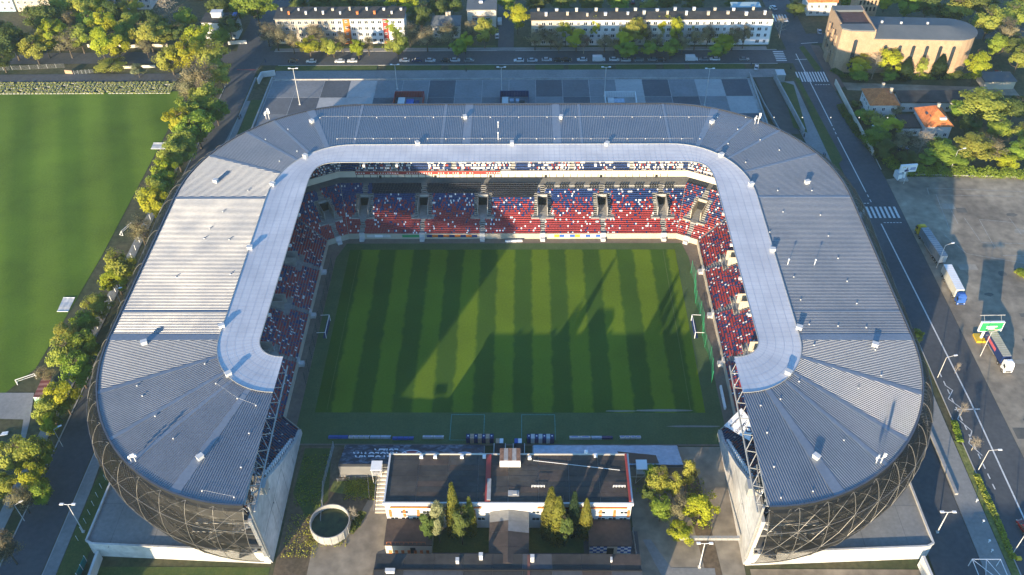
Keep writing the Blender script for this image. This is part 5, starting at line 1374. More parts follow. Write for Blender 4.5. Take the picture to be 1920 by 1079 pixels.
street_lamp(1612, 152, 6, 2.2, 'street lamp at the corner of the church forecourt', 1)
street_lamp(1636, 265, 5.5, 2.2, 'street lamp beside the long roadside wall', 1)
for i, (px, py) in enumerate(((1830, 942), (1842, 981), (1853, 1018), (1858, 1036))):
    x, y = at2(px, py); t = thing('bollard_lamp', (x, y, 0), '%s white bollard lamp along the shaded edge of the driveway, counting from the stadium end' % ORD[i+1], 'bollard', 'bollards on the driveway'); MB().tube((x, y, 0), (x, y, .9), .1, 6).box(x, y, .9, .4, .4, .25).build('post', M['white'], t)

# ------------------------------------------------------------------ signs
def billboard(px, py, h, w, ph, lab, face, base, rz=0.0, off_=0, fm='white', inner=()):
    x, y = at2(px, py); t = thing('billboard', (x, y, 0), lab, 'billboard'); c, s = math.cos(rz), math.sin(rz)
    T = lambda a, b, z: (x+a*c-b*s, y+a*s+b*c, z)
    MB().tube((x, y, .3), (x, y, h), .38, 8).build('pole', M['white'], t)
    if base: MB().box(x-.2, y, 0, 3.0, 3.2, .7).build('base_block', M[base], t)
    MB().box(*T(off_, 0, h-.1), w, .6, ph, rz).build('panel', M[fm], t)
    mb = MB().quad([T(off_-w/2+.2, -.33, h+.1), T(off_+w/2-.2, -.33, h+.1), T(off_+w/2-.2, -.33, h+ph-.3), T(off_-w/2+.2, -.33, h+ph-.3)]); mb.build('poster', M[face], t)
    for (a, z, ww, hh, mm) in inner: MB().box(*T(off_+a, -.38, h+z), ww, .06, hh, rz).build('poster_print', M[mm], t)
    return t, T
t, T = billboard(1838, 636, 3.4, 6.6, 3.7, 'green billboard with white print on a white post and yellow base', 'green', 'yellow', .02, 1.4, inner=((0, 1.75, 3.0, .45, 'white'), (-.3, 1.25, 2.4, .22, 'white'), (.1, .9, 2.0, .14, 'white'), (1.8, .45, 1.2, .4, 'peach')))
mb = MB()
for a in (-1, 3.8): mb.tube(T(a, .2, 7), T(a, 1.4, 8.0), .06, 4)
mb.tube(T(-2.2, 1.5, 8.1), T(5.0, 1.5, 8.1), .14, 5); mb.tube(T(-.2, -1.6, 3.2), T(5, -1.6, 3.2), .05, 4); mb.build('lamp_bar', M['steel'], t)
t, T = billboard(1693, 336, 3.2, 6.0, 3.0, 'white billboard picturing a man in dark clothes, at the hedge corner', 'white', 'concrete', .12, .6)
MB().box(*T(.1, -.36, 3.4), 1.5, .05, .75, .12).box(*T(.15, -.37, 4.1), .55, .05, .5, .12).build('poster_figure', M['navy'], t); MB().box(*T(.15, -.38, 4.55), .42, .05, .5, .12).build('poster_face', M['skin'], t)
MB().box(*T(-1.1, -.37, 4.9), 1.0, .05, .5, .12).build('poster_badge', M['yellow'], t); MB().box(*T(2.2, -.37, 4.6), 1.8, .05, .3, .12).box(*T(2.1, -.37, 4.1), 2.1, .05, .25, .12).build('poster_print', M['blue'], t)
x, y = at2(1682, 334); t = thing('kiosk', (x, y, 0), 'small white kiosk box standing under the white billboard', 'kiosk')
MB().box(x, y, 0, 1.5, 3.0, 2.4, .2).build('wall', M['white'], t); MB().box(x, y, 2.41, 1.6, 3.1, .12, .2).build('roof', M['offwhite'], t); MB().box(x+.74, y-.3, .3, .08, 1.6, 1.6, .2).build('hatch', M['navy'], t)
x, y = at2(1459, 150); t = thing('lift_shaft', (x, y, 0), 'pale grey cube kiosk at the head of the sunken ramp', 'kiosk')
MB().box(x+.3, y, 0, 3.4, 4.4, 3.4).build('wall', M['galv'], t); MB().box(x+.3, y, 3.41, 3.6, 4.6, .12).build('roof', M['offwhite'], t)
for px, lab in ((1893, 'yellow grit bin beside the last street lamp of the verge'),):
    x, y = at2(1909, 1049); t = thing('grit_bin', (x, y, 0), lab, 'bin'); MB().box(x, y, 0, 1.1, .8, .6).build('body', M['yellow'], t); MB().box(x, y, .61, 1.2, .9, .25, 0, 0, None, .7).build('lid', M['yellow'], t)

# ------------------------------------------------------------------ walls and fences
def wire_panel(mb, cx, cy, z, L, h, a):
    c, s = math.cos(a), math.sin(a); n = max(3, int(L/.3))
    for i in range(n+1): d = -L/2+L*i/n; mb.tube((cx+c*d, cy+s*d, z), (cx+c*d, cy+s*d, z+h), .022, 3)
    for k in range(5): zz = z+.06+(h-.1)*k/4; mb.tube((cx-c*L/2, cy-s*L/2, zz), (cx+c*L/2, cy+s*L/2, zz), .025, 3)
    return mb
def wall_thing(name, pts, h, w, m, lab, cat, z=0, posts=0, pm=None):
    t = thing(name, (*pts[0], z), lab, cat); 
    for p, q in zip(pts, pts[1:]):
        L = math.hypot(q[0]-p[0], q[1]-p[1]); a = math.atan2(q[1]-p[1], q[0]-p[0])
        n = max(1, round(L/posts)) if posts else 1
        for i in range(n):
            f = (i+.5)/n
            if m is M['galv']: wire_panel(MB(), p[0]+(q[0]-p[0])*f, p[1]+(q[1]-p[1])*f, z, L/n, h, a).build('wire_panel', m, t)
            else: MB().box(p[0]+(q[0]-p[0])*f, p[1]+(q[1]-p[1])*f, z, L/n-(.08 if posts else 0), w, h, a).build('panel' if posts else 'wall_run', m, t)
            if posts:
                f = i/n; MB().box(p[0]+(q[0]-p[0])*f, p[1]+(q[1]-p[1])*f, z, .14, .14, h+.2, a).build('post', pm or m, t)
    return t
wall_thing('roadside_wall', [at2(1565, 158), at2(1600, 226), at2(1636, 292)], 2.2, .4, M['cream'], 'long pale wall along the road below the orange tiled house', 'wall', posts=6)
wall_thing('ramp_wall', [at2(1451, 148), at2(1476, 195), at2(1506, 252)], 2.4, .5, M['concrete'], 'grey retaining wall between the sunken ramp and the grass embankment', 'wall')
wall_thing('ramp_parapet', [at2(1404, 140), at2(1432, 198), at2(1462, 250)], 1.2, .4, M['concrete'], 'low parapet between the plaza and the sunken ramp', 'wall')
wall_thing('garden_wall', [at2(165, 89), at2(240, 90), at2(315, 88)], 1.4, .3, M['cream'], 'low cream garden wall behind the street trees left of the junction', 'wall')
wall_thing('garden_wall', [at2(428, 84), at2(463, 82)], 1.6, .3, M['whiteplaster'], 'short white wall below the villa at the junction', 'wall')
wall_thing('street_fence', [at2(-60, 134), at2(40, 131), at2(122, 127)], 1.8, .06, M['galv'], 'grey mesh fence along the street beyond the training pitch', 'fence', posts=4)
wall_thing('brick_gate', [at2(123, 138), at2(137, 139)], 1.6, .4, M['brick'], 'broken brick gate wall in the street fence', 'wall')
wall_thing('bar_gate', [at2(140, 140), at2(176, 137)], 1.6, .08, M['galv'], 'grey barred gate next to the brick gate wall', 'gate', posts=1.6)
wall_thing('street_fence', [at2(232, 129), at2(292, 127)], 1.2, .1, M['cream'], 'pale rail fence between the round bush and the lime trees', 'fence', posts=4)
wall_thing('glass_fence', [(109.7, 18), (109.7, -20), (110.3, -33)], 2.6, .06, M['offwhite'], 'pale panel fence between the driveway and the right pavement', 'fence', posts=3)
wall_thing('kerb_wall', [(109.9, -33.5), (110.2, -60)], .7, .8, M['concrete'], 'low stepped concrete wall along the dark driveway', 'wall')
wall_thing('hedge_kerb', [at2(1690, 327), at2(1920, 333)], .3, .4, M['kerb'], 'kerb along the foot of the hedge behind the parking ground', 'kerb')
wall_thing('teal_fence', [(-98.4, -79), (-98.9, -88), (-99.2, -100)], 2.2, .1, M['teal'], 'teal glass fence at the corner of the left podium', 'fence', posts=2.5, pm=M['white'])
wall_thing('garage_ramp_wall', [(-95.2, -78.2), (-94.6, -100)], 3.2, .6, M['offwhite'], 'white side wall of the garage ramp below the left podium', 'wall')
wall_thing('garage_ramp_wall', [(95.0, -79.2), (96.4, -100)], 4.0, .6, M['whiteplaster'], 'white side wall of the garage ramp below the right podium', 'wall')
wall_thing('yard_fence', [(29.8, -70.6), (30.2, -79.5)], 1.6, .06, M['galv'], 'mesh fence in shadow beside the checker fronted annexe', 'fence', posts=2.4)
wall_thing('yard_fence', [(-45.5, -45.6), (-46.2, -58), (-44.9, -69)], 2.2, .07, M['galv'], 'mesh fence dividing the grass strip from the bank by the tank', 'fence', posts=3)
wall_thing('bank_railing', [at2(633, 903), at2(690, 898), at2(693, 938)], 1.1, .06, M['galv'], 'railing round the weedy bank beside the concrete stair', 'fence', posts=1.5)
wall_thing('gantry', [(40.2, -74.7), (54.0, -74.7)], .9, .7, M['steel'], 'white lattice beam across the yard to the right end wall', 'beam', z=3.4, posts=1.4)
wall_thing('plaza_ramp', [at2(485, 158), at2(492, 145), at2(517, 142)], 2.4, .6, M['whiteplaster'], 'curved white ramp wall at the outer corner of the plaza', 'wall')
wall_thing('road_barrier', [at2(446, 136), at2(481, 136)], .15, .15, M['red'], 'red and white barrier pole across the left road', 'barrier', z=1.1)
wall_thing('pitch_fence', [(-122.4, -10+i*16) for i in range(9)], 2.0, .06, M['galv'], 'pale mesh fence under the trees beside the training pitch', 'fence', posts=4, pm=M['white'])
for i in range(9): 
    x, y = at2(206-7.4*i, 884+16.3*i); t = thing('marker_post', (x, y, 0), f'thin white post on the left grass verge, {ORD[i+1]} from the roof shadow end', 'post', 'thin posts along the left verge'); MB().tube((x, y, 0), (x, y, 2.0), .06, 5).box(x, y, 2.0, .14, .14, .06).build('shaft', M['white'], t)
# pylon-like square frame at the bottom edge
x0, y0 = at2(1815, 1062, 0); t = thing('lattice_frame', (x0, y0, 0), 'white lattice frame standing on the driveway at the bottom edge', 'frame')
mb = MB(); P4 = [(x0, y0-8, 3), (x0+6.4, y0-8, 3), (x0+6.4, y0, 3), (x0, y0, 3)]
for i in range(4):
    mb.tube(P4[i], P4[(i+1) % 4], .09, 4); mb.tube(P4[i], (P4[i][0], P4[i][1], 0), .09, 4)
mb.tube(P4[0], (x0+3.2, y0, 3), .07, 4).tube(P4[1], (x0+3.2, y0, 3), .07, 4).tube(P4[3], P4[1], .07, 4).build('tubes', M['white'], t)

# corner banner over the seats at the right cut end
cb = thing('corner_banner', (58.5, -45, 5), 'white corner banner with dark lettering draped over seats at the right cut end', 'banner')
q = [at(1356, 803, 4), at(1389, 770, 7), at(1412, 800, 9), at(1405, 832, 7.5)]
mb = MB(); n = 6
for i in range(n):
    for j in range(n):
        def P(a, b):
            u, v = a/n, b/n; return tuple(q[0][k]*(1-u)*(1-v)+q[1][k]*u*(1-v)+q[2][k]*u*v+q[3][k]*(1-u)*v+(1.0+.05*math.sin(a*3+b) if k == 2 else 0) for k in range(3))
        mb.quad([P(i, j), P(i, j+1), P(i+1, j+1), P(i+1, j)])
up(mb.build('cloth', M['white'], cb, smooth=True))
e1 = (Vector(q[1])-Vector(q[0])).normalized(); e2 = (Vector(q[3])-Vector(q[0])); nrm = e1.cross(e2).normalized()
if nrm.z < 0: nrm = -nrm
yv = nrm.cross(-e1).normalized()
def bt(txt, u, v, size):
    cu = bpy.data.curves.new('lettering', 'FONT'); cu.body = txt; cu.size = size; cu.align_x = 'CENTER'; cu.offset = .02
    o = text_mesh('lettering', cu, M['ink']); o.parent = cb
    c = tuple(q[0][k]*(1-u)*(1-v)+q[1][k]*u*(1-v)+q[2][k]*u*v+q[3][k]*(1-u)*v for k in range(3)); p = Vector(c)+Vector((0, 0, 1.0))+nrm*.12-Vector(ORG[cb.name])
    o.matrix_local = Matrix(((-e1.x, yv.x, nrm.x, p.x), (-e1.y, yv.y, nrm.y, p.y), (-e1.z, yv.z, nrm.z, p.z), (0, 0, 0, 1)))
bt('RENAULT', .5, .52, 1.25); bt('Samochody', .45, .2, .9)
c_ = Vector(tuple(q[0][k]*.15*.12+q[1][k]*.85*.12+q[2][k]*.85*.88+q[3][k]*.15*.88 for k in range(3)))
dm = MB()
for s_ in (1, .55):
    pts = [(0, 1.5*s_), (.85*s_, 0), (0, -1.5*s_), (-.85*s_, 0)]
    o_ = Vector(tuple(q[0][k]*.5*.15+q[1][k]*.5*.15+q[2][k]*.5*.85+q[3][k]*.5*.85 for k in range(3)))+Vector((0, 0, 1.0))+nrm*(.14 if s_ == 1 else .18)
    dm.quad([tuple(o_+e1*a+yv*b) for a, b in pts], 0 if s_ == 1 else 1)
dm.build('diamond_mark', [M['ink'], M['white']], cb)
# ------------------------------------------------------------------ trees
def leafmat(name, a, b): return mat(name, a, rough=.7, var=.25, scale=.5, col2=b, spec=.25, detail=3, objrand=.65, transl=.5, mid=(.3, .7))
LM = {'L': leafmat('lime spring leaves', (0.36, 0.4, 0.02), (0.56, 0.55, 0.04)), 'G': leafmat('fresh green leaves', (0.2, 0.29, 0.03), (0.36, 0.44, 0.055)),
      'O': leafmat('olive yellow leaves', (0.31, 0.34, 0.05), (0.49, 0.49, 0.085)), 'B': leafmat('brown budding twigs', (0.24, 0.21, 0.11), (0.36, 0.32, 0.17)),
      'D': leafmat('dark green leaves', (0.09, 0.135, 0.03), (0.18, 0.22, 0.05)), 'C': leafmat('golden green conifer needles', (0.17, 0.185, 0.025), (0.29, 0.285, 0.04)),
      'K': leafmat('dark conifer needles', (.025, .05, .018), (.05, .08, .025)), 'R': leafmat('reddish spring leaves', (.15, .075, .05), (.22, .13, .08)),
      'P': leafmat('pale grey green leaves', (0.22, 0.24, 0.11), (0.34, 0.35, 0.18)), 'W': leafmat('pale bare twigs', (.27, .22, .16), (.36, .31, .23))}
rt = np.random.RandomState(11)
def leaf_mesh(name, kind, seed, cr, cz0, cz1, n, size, shape='round'):
    """crown as thousands of leaf-sized faces gathered in clumps through the crown volume"""
    r = np.random.RandomState(seed); P = []; mid = (cz0+cz1)/2; hz = (cz1-cz0)/2
    if shape == 'cone':
        for i in range(n):
            t = r.rand()**.75; z = cz1-(cz1-cz0)*t; R0 = cr*min(1, .18+1.5*t)*(.78+.3*math.sin(z*5.1+seed)**2); a = r.rand()*6.283; q = R0*(.55+.45*r.rand())
            P.append((q*math.cos(a), q*math.sin(a), z-.25*q))
    else:
        nc = {'round': 38, 'bare': 34, 'bush': 26, 'tall': 44}[shape]; cl = []
        for i in range(nc):
            d = r.normal(size=3); d /= np.linalg.norm(d); q = r.rand()**.42*.92
            x, y, z = d*q; w = 1-.25*max(0, z)-.18*max(0, -z)
            wob = 1+.16*math.sin(2.1*math.atan2(y, x)*1.0+seed)+.1*math.sin(5*math.atan2(y, x)+2*seed)
            cl.append((x*cr*w*wob, y*cr*w*wob, mid+z*hz*.95, r.uniform(.2, .38)*cr))
        for i in range(n):
            c = cl[r.randint(nc)]; d = r.normal(size=3); d /= np.linalg.norm(d); q = c[3]*(r.rand()**.45)
            P.append((c[0]+d[0]*q, c[1]+d[1]*q, c[2]+d[2]*q*.75))
    P = np.array(P); n = len(P)
    nr = r.normal(size=(n, 3))*.5; nr[:, 2] = np.abs(nr[:, 2])*.6+.1
    out = P-np.array([0, 0, mid]); out /= np.linalg.norm(out, axis=1)[:, None]+1e-6; nr += out*1.4; nr /= np.linalg.norm(nr, axis=1)[:, None]
    t = np.cross(nr, r.normal(size=(n, 3))); t /= np.linalg.norm(t, axis=1)[:, None]; b = np.cross(nr, t)
    s = size*(.6+.8*r.rand(n))[:, None]/2; V = np.empty((n, 4, 3))
    V[:, 0] = P-t*s; V[:, 1] = P-b*s*.75; V[:, 2] = P+t*s; V[:, 3] = P+b*s*.75
    me = bpy.data.meshes.new(name); me.vertices.add(n*4); me.vertices.foreach_set('co', V.ravel()); me.loops.add(n*4); me.loops.foreach_set('vertex_index', np.arange(n*4, dtype=np.int32))
    me.polygons.add(n); me.polygons.foreach_set('loop_start', np.arange(0, n*4, 4, dtype=np.int32)); me.polygons.foreach_set('loop_total', np.full(n, 4, dtype=np.int32))
    me.update(calc_edges=True); return me
def wood(cz0, h, cr, seed, bare=False):
    r = random.Random(seed); mb = MB(); th = .022*h
    mb.tube((0, 0, 0), (0, 0, cz0), th, 7, 0, th*.75); mb.tube((0, 0, cz0), (r.uniform(-.3, .3), r.uniform(-.3, .3), h*.9), th*.75, 6, 0, .04)
    for i in range(22 if bare else 11):
        a = r.uniform(0, 6.28); z = cz0*.8+(h*.85-cz0*.8)*r.random(); L = cr*r.uniform(.6, 1.0)*(1-.5*(z-cz0)/max(1, h-cz0)); p = Vector((0, 0, z))
        q = p+Vector((math.cos(a)*L, math.sin(a)*L, L*r.uniform(.35, .8))); m_ = p.lerp(q, .5)+Vector((0, 0, -.12*L)); mb.tube(p, m_, th*.38, 4, 0, th*.25).tube(m_, q, th*.25, 4, 0, .03)
        for j in range(7 if bare else 3):
            s = p.lerp(q, r.uniform(.35, 1)); e = s+Vector((r.uniform(-1, 1), r.uniform(-1, 1), r.uniform(.2, 1)))*cr*.32; mb.tube(s, e, .05 if bare else .06, 3, 0, .02)
            if bare:
                for l in range(3): f = s.lerp(e, r.uniform(.3, 1)); mb.tube(f, f+Vector((r.uniform(-1, 1), r.uniform(-1, 1), r.uniform(0, 1)))*cr*.17, .03, 3, 0, .012)
    return mb
TP = {}
def tree_proto(kind, var):
    k = (kind, var)
    if k in TP: return TP[k]
    seed = 100*ord(kind)+var*17
    if kind in 'CK': h, cr, z0, n, sh, sz = 10, 2.3, .5, 5200, 'cone', .45
    elif kind == 'B': h, cr, z0, n, sh, sz = 12, 4.6, 3.2, 3000, 'bare', .34
    elif kind == 'W': h, cr, z0, n, sh, sz = 12, 4.8, 3.0, 260, 'bare', .3
    elif kind == 'R': h, cr, z0, n, sh, sz = 10, 3.8, 2.4, 1500, 'bare', .38
    else: h, cr, z0, n, sh, sz = 12, 4.7, 2.5, {'O': 5600}.get(kind, 6500), 'round', .5
    crown = leaf_mesh('crown', kind, seed, cr, z0, h, n, sz, sh); crown.materials.append(LM[kind])
    w = wood(z0 if kind not in 'CK' else 1.0, h, cr*(.8 if kind not in 'CK' else .4), seed, kind in 'BWR').build('trunk', M['barkpale' if kind in 'WR' else 'bark']); tm = w.data; bpy.data.objects.remove(w)
    TP[k] = (crown, tm, h, cr); return TP[k]
def plant_tree(x, y, h, width, kind, label, group, name='tree', cat='tree', rz=None):
    cm, tm, H0, CR = tree_proto(kind, R.randrange(3))
    t = bpy.data.objects.new(name, None); C.objects.link(t); t.location = (x, y, 0); t.rotation_euler = (0, 0, R.uniform(0, 6.28)); sx = width/2/CR*1.26; t.scale = (sx, sx*R.uniform(.92, 1.08), h/H0*1.08); tag(t, label, cat, group)
    for nm, me in (('trunk', tm), ('crown', cm)):
        o = bpy.data.objects.new(nm, me); C.objects.link(o); o.parent = t
    return t
KN = {'L': 'bright lime green', 'G': 'fresh green', 'O': 'olive yellow', 'B': 'brown barely leafing', 'D': 'dark green', 'C': 'golden green conifer', 'K': 'dark conifer', 'R': 'reddish leafing', 'P': 'pale grey green', 'W': 'bare pale branched'}
def px_scale(x, y, z): 
    p = np.array(at(x, y, z)); return FPX/float((p-CAM)@_fw)
def row(items, group, where, key=lambda i: i[1], grow=1.0):
    """items: (crown centre px, py, width px, kind[, height m]); labels count along the row"""
    items = sorted(items, key=key); n = len(items)
    for i, it in enumerate(items):
        px, py, wpx, kind = it[:4]; h = it[4] if len(it) > 4 else None
        s = px_scale(px, py, 7); wd = wpx/s*grow
        if h is None: h = max(4.5, min(17, wd*(1.25 if kind not in 'CK' else 2.3)))
        h *= grow; x, y, _ = at(px, py, h*.58)
        plant_tree(x, y, h, wd, kind, f'{KN[kind]} tree, {where % ORD[i+1]}', group)
byx = lambda i: i[0]
row([(375, 72, 46, 'L'), (350, 106, 52, 'L'), (395, 108, 50, 'O'), (318, 112, 40, 'O'), (373, 150, 60, 'B'), (412, 138, 40, 'O'), (350, 166, 42, 'B'), (388, 183, 50, 'O'), (403, 208, 40, 'G'), (362, 208, 48, 'G'), (337, 232, 50, 'L'), (368, 243, 52, 'G'), (346, 268, 46, 'O'), (330, 290, 48, 'O'), (312, 325, 46, 'L'), (302, 345, 42, 'G'), (322, 305, 42, 'O'), (286, 362, 46, 'O'), (292, 384, 50, 'L', 13), (263, 433, 44, 'B', 10), (222, 503, 50, 'O', 12), (218, 527, 46, 'L', 9), (181, 575, 42, 'O', 9), (164, 607, 42, 'G', 9), (128, 633, 48, 'O', 11), (160, 648, 46, 'G', 11), (122, 668, 54, 'O', 12), (146, 694, 52, 'G', 12), (84, 703, 28, 'B', 7), (116, 744, 48, 'L', 12), (92, 770, 46, 'O', 10), (95, 796, 34, 'L', 8), (37, 852, 56, 'O', 12), (72, 850, 46, 'G', 11), (63, 896, 46, 'L', 11), (8, 916, 42, 'O', 10), (40, 938, 46, 'B', 9), (10, 1026, 50, 'B', 12), (76, 925, 34, 'G', 8)],
    'trees between the training pitch and the left road', '%s from the far end between training pitch and road', grow=1.06)
row([(63, 93, 44, 'O'), (84, 83, 40, 'L'), (100, 66, 50, 'L'), (97, 50, 36, 'O'), (126, 82, 42, 'B'), (148, 70, 46, 'O'), (193, 48, 42, 'L', 15), (187, 82, 42, 'L', 15), (218, 85, 42, 'L'), (278, 66, 52, 'O'), (247, 44, 40, 'O'), (273, 88, 32, 'B'), (302, 66, 42, 'O'), (166, 44, 40, 'G'), (231, 66, 40, 'G')], 'street trees beyond the training pitch', '%s from the picture edge along the left street', byx)
row([(152, 18, 48, 'O'), (182, 13, 36, 'L'), (112, 18, 42, 'O'), (248, 14, 38, 'O'), (314, 14, 48, 'W'), (83, 32, 54, 'D'), (350, 36, 38, 'G'), (430, 52, 38, 'D'), (480, 14, 54, 'G'), (22, 78, 54, 'D'), (0, 108, 44, 'D'), (5, 60, 40, 'D'), (215, 20, 40, 'D'), (285, 40, 40, 'D'), (410, 14, 40, 'D'), (445, 12, 36, 'G'), (130, 40, 36, 'B'), (60, 26, 30, 'B'), (335, 62, 36, 'D'), (415, 70, 30, 'G')], 'trees before the far left houses', '%s from the picture edge before the far tenements', byx)
row([(517, 68, 44, 'B', 12), (500, 62, 36, 'B', 11), (580, 88, 42, 'L', 9), (592, 66, 34, 'B', 12), (624, 90, 28, 'O', 8), (671, 92, 28, 'L', 9), (737, 50, 34, 'G', 12), (744, 84, 40, 'O', 12), (768, 64, 34, 'B', 11), (800, 72, 42, 'B', 11), (840, 64, 44, 'B', 12), (872, 80, 28, 'L', 9), (908, 58, 36, 'O', 14), (884, 58, 28, 'B', 11), (612, 86, 26, 'O', 8), (640, 76, 28, 'B', 10), (690, 84, 24, 'B', 9), (858, 92, 28, 'G', 8), (548, 78, 28, 'B', 10)], 'street trees before the left apartment block', '%s from the junction before the banded block', byx)
row([(970, 34, 36, 'L', 13), (1003, 74, 36, 'B', 9), (1033, 72, 30, 'B', 9), (1061, 60, 28, 'O', 11), (1081, 74, 34, 'L', 10), (1117, 54, 24, 'L', 12), (1134, 80, 30, 'B', 8), (1168, 74, 30, 'L', 10), (1189, 58, 40, 'O', 14), (1174, 96, 34, 'G', 8), (1219, 92, 30, 'G', 8), (1213, 66, 24, 'B', 10), (1241, 50, 26, 'L', 13), (1269, 58, 24, 'L', 14), (1258, 92, 34, 'G', 8), (1297, 50, 24, 'O', 12), (1304, 72, 28, 'B', 10), (1328, 66, 28, 'B', 10), (1355, 84, 36, 'L', 9), (1376, 70, 32, 'B', 11), (1396, 66, 26, 'B', 11), (1464, 46, 28, 'W', 9), (1095, 80, 24, 'R', 9), (1048, 84, 24, 'B', 7), (1154, 88, 24, 'B', 7), (1280, 82, 26, 'B', 9), (1344, 96, 28, 'G', 7), (1016, 62, 22, 'B', 10), (1232, 80, 24, 'B', 9)], 'street trees before the white apartment block', '%s from the yard lane before the white block', byx)
row([(757, 10, 50, 'L'), (640, 6, 44, 'D'), (600, 8, 40, 'D'), (690, 10, 44, 'D'), (790, 28, 40, 'D'), (820, 14, 36, 'D'), (1216, 12, 26, 'O'), (1252, 8, 34, 'D'), (1010, 8, 40, 'D'), (1060, 8, 44, 'D'), (1110, 6, 40, 'D'), (1300, 4, 40, 'D'), (950, 6, 30, 'G'), (850, 10, 30, 'D'), (1160, 6, 40, 'G'), (1380, 6, 32, 'D'), (560, 10, 34, 'D')], 'yard trees behind the apartment blocks', '%s from the left in the yards behind the blocks', byx)
row([(1610, 122, 38, 'L', 9), (1630, 98, 32, 'R', 11), (1641, 124, 30, 'W', 10), (1670, 116, 42, 'L', 12), (1671, 88, 34, 'R', 12), (1608, 142, 32, 'G', 5), (1668, 142, 28, 'G', 5), (1700, 128, 24, 'K', 8), (1729, 126, 18, 'O', 9), (1764, 122, 24, 'K', 9), (1831, 126, 36, 'L', 14), (1797, 140, 18, 'D', 4)], 'trees along the sunny side of the church', '%s from the corner along the sunny church wall', byx)
row([(1855, 40, 48, 'O', 15), (1891, 64, 46, 'B', 14), (1911, 112, 38, 'O', 12), (1796, 16, 50, 'O'), (1660, 6, 26, 'L'), (1894, 32, 44, 'O', 14), (1915, 12, 40, 'O'), (1493, 16, 32, 'D', 7), (1740, 10, 44, 'D'), (1700, 12, 40, 'G'), (1840, 12, 44, 'D'), (1870, 86, 34, 'G', 11), (1905, 86, 36, 'D', 11), (1590, 4, 26, 'G', 8), (1770, 26, 36, 'D', 10)], 'trees behind the church', '%s from the junction behind and beyond the church', byx)
row([(1647, 230, 50, 'O', 6.5), (1671, 236, 42, 'L', 6.5), (1621, 217, 30, 'G', 5), (1641, 256, 50, 'G', 6.5), (1681, 208, 28, 'B', 6), (1797, 206, 34, 'G', 8), (1848, 198, 76, 'O', 13), (1827, 276, 58, 'O', 11), (1764, 284, 56, 'G', 9), (1731, 266, 50, 'W', 9), (1877, 244, 44, 'G', 9), (1862, 278, 42, 'B', 9), (1904, 202, 46, 'D', 10), (1911, 284, 44, 'G', 9), (1697, 264, 44, 'B', 8), (1660, 280, 40, 'D', 7), (1800, 300, 40, 'G', 7), (1888, 300, 40, 'L', 7), (1700, 296, 36, 'D', 5), (1606, 196, 18, 'D', 3), (1820, 235, 40, 'D', 8), (1742, 300, 36, 'G', 6), (1915, 250, 36, 'O', 9), (1710, 222, 22, 'D', 3.5)], 'garden trees round the orange tiled houses', '%s from the road round the orange tiled houses', byx)
def at_y(x, y, Y):
    d = _fw*FPX + _r*(x-960) - _u*(y-539.5); t = (Y-CAM[1])/d[1]; return CAM+t*d
for i, (px, top, Y, wd, k) in enumerate(((800, 962, -74.4, 4.2, 'D'), (817, 944, -73.6, 4.6, 'P'), (846, 913, -71.3, 3.6, 'C'), (862, 955, -74.2, 4.6, 'D'), (879, 937, -71.2, 2.7, 'C'), (1034, 921, -71.4, 4.4, 'C'), (1048, 938, -72.8, 4.6, 'C'), (1078, 928, -71.2, 3.2, 'K'), (1062, 968, -74.6, 4.0, 'D'), (1101, 941, -71.6, 3.2, 'C'))):
    p = at_y(px, top, Y); plant_tree(p[0], Y, float(p[2]), wd*.84, k, f'{KN[k]} tree, {ORD[i+1]} from the sunlit annexe before the clubhouse', 'garden trees before the clubhouse')
row([(1233, 904, 32, 'O', 9), (1264, 912, 22, 'O', 9), (1290, 888, 24, 'O', 10), (1276, 952, 34, 'B', 9), (1313, 956, 46, 'L', 9), (1240, 956, 36, 'G', 7), (1278, 998, 36, 'L', 5), (1222, 888, 22, 'G', 6), (1218, 925, 26, 'D', 6)], 'trees in the near yard by the right end wall', '%s from the lookout tower by the sunlit end wall', byx, 1.2)
for px, py, w, k, h, lab in ((662, 965, 22, 'W', 5.5, 'small bare pale tree leaning beside the round water tank'), (207, 124, 48, 'O', 5, 'broad olive bush between the grey gate and the pale rail fence'), (258, 133, 26, 'P', 6, 'round pale green bush standing alone beyond the training pitch'), (1714, 630, 28, 'G', 5, 'green tree growing by the roof edge beside the dark road'), (1795, 690, 14, 'W', 4, 'tiny bare tree at the start of the zigzag marking'), (1806, 768, 20, 'W', 4.5, 'small bare tree in the verge beside the middle of the zigzag marking'), (1828, 832, 26, 'W', 5, 'small bare tree in the verge below the zigzag marking'), (1915, 512, 18, 'G', 2.5, 'low green shrub in a kerbed bed on the parking ground')):
    x, y, _ = at(px, py, h*.55); plant_tree(x, y, h, w/px_scale(px, py, 4), k, lab, None, name='bush' if 'bush' in lab or 'shrub' in lab else 'tree', cat='bush' if 'bush' in lab or 'shrub' in lab else 'tree')
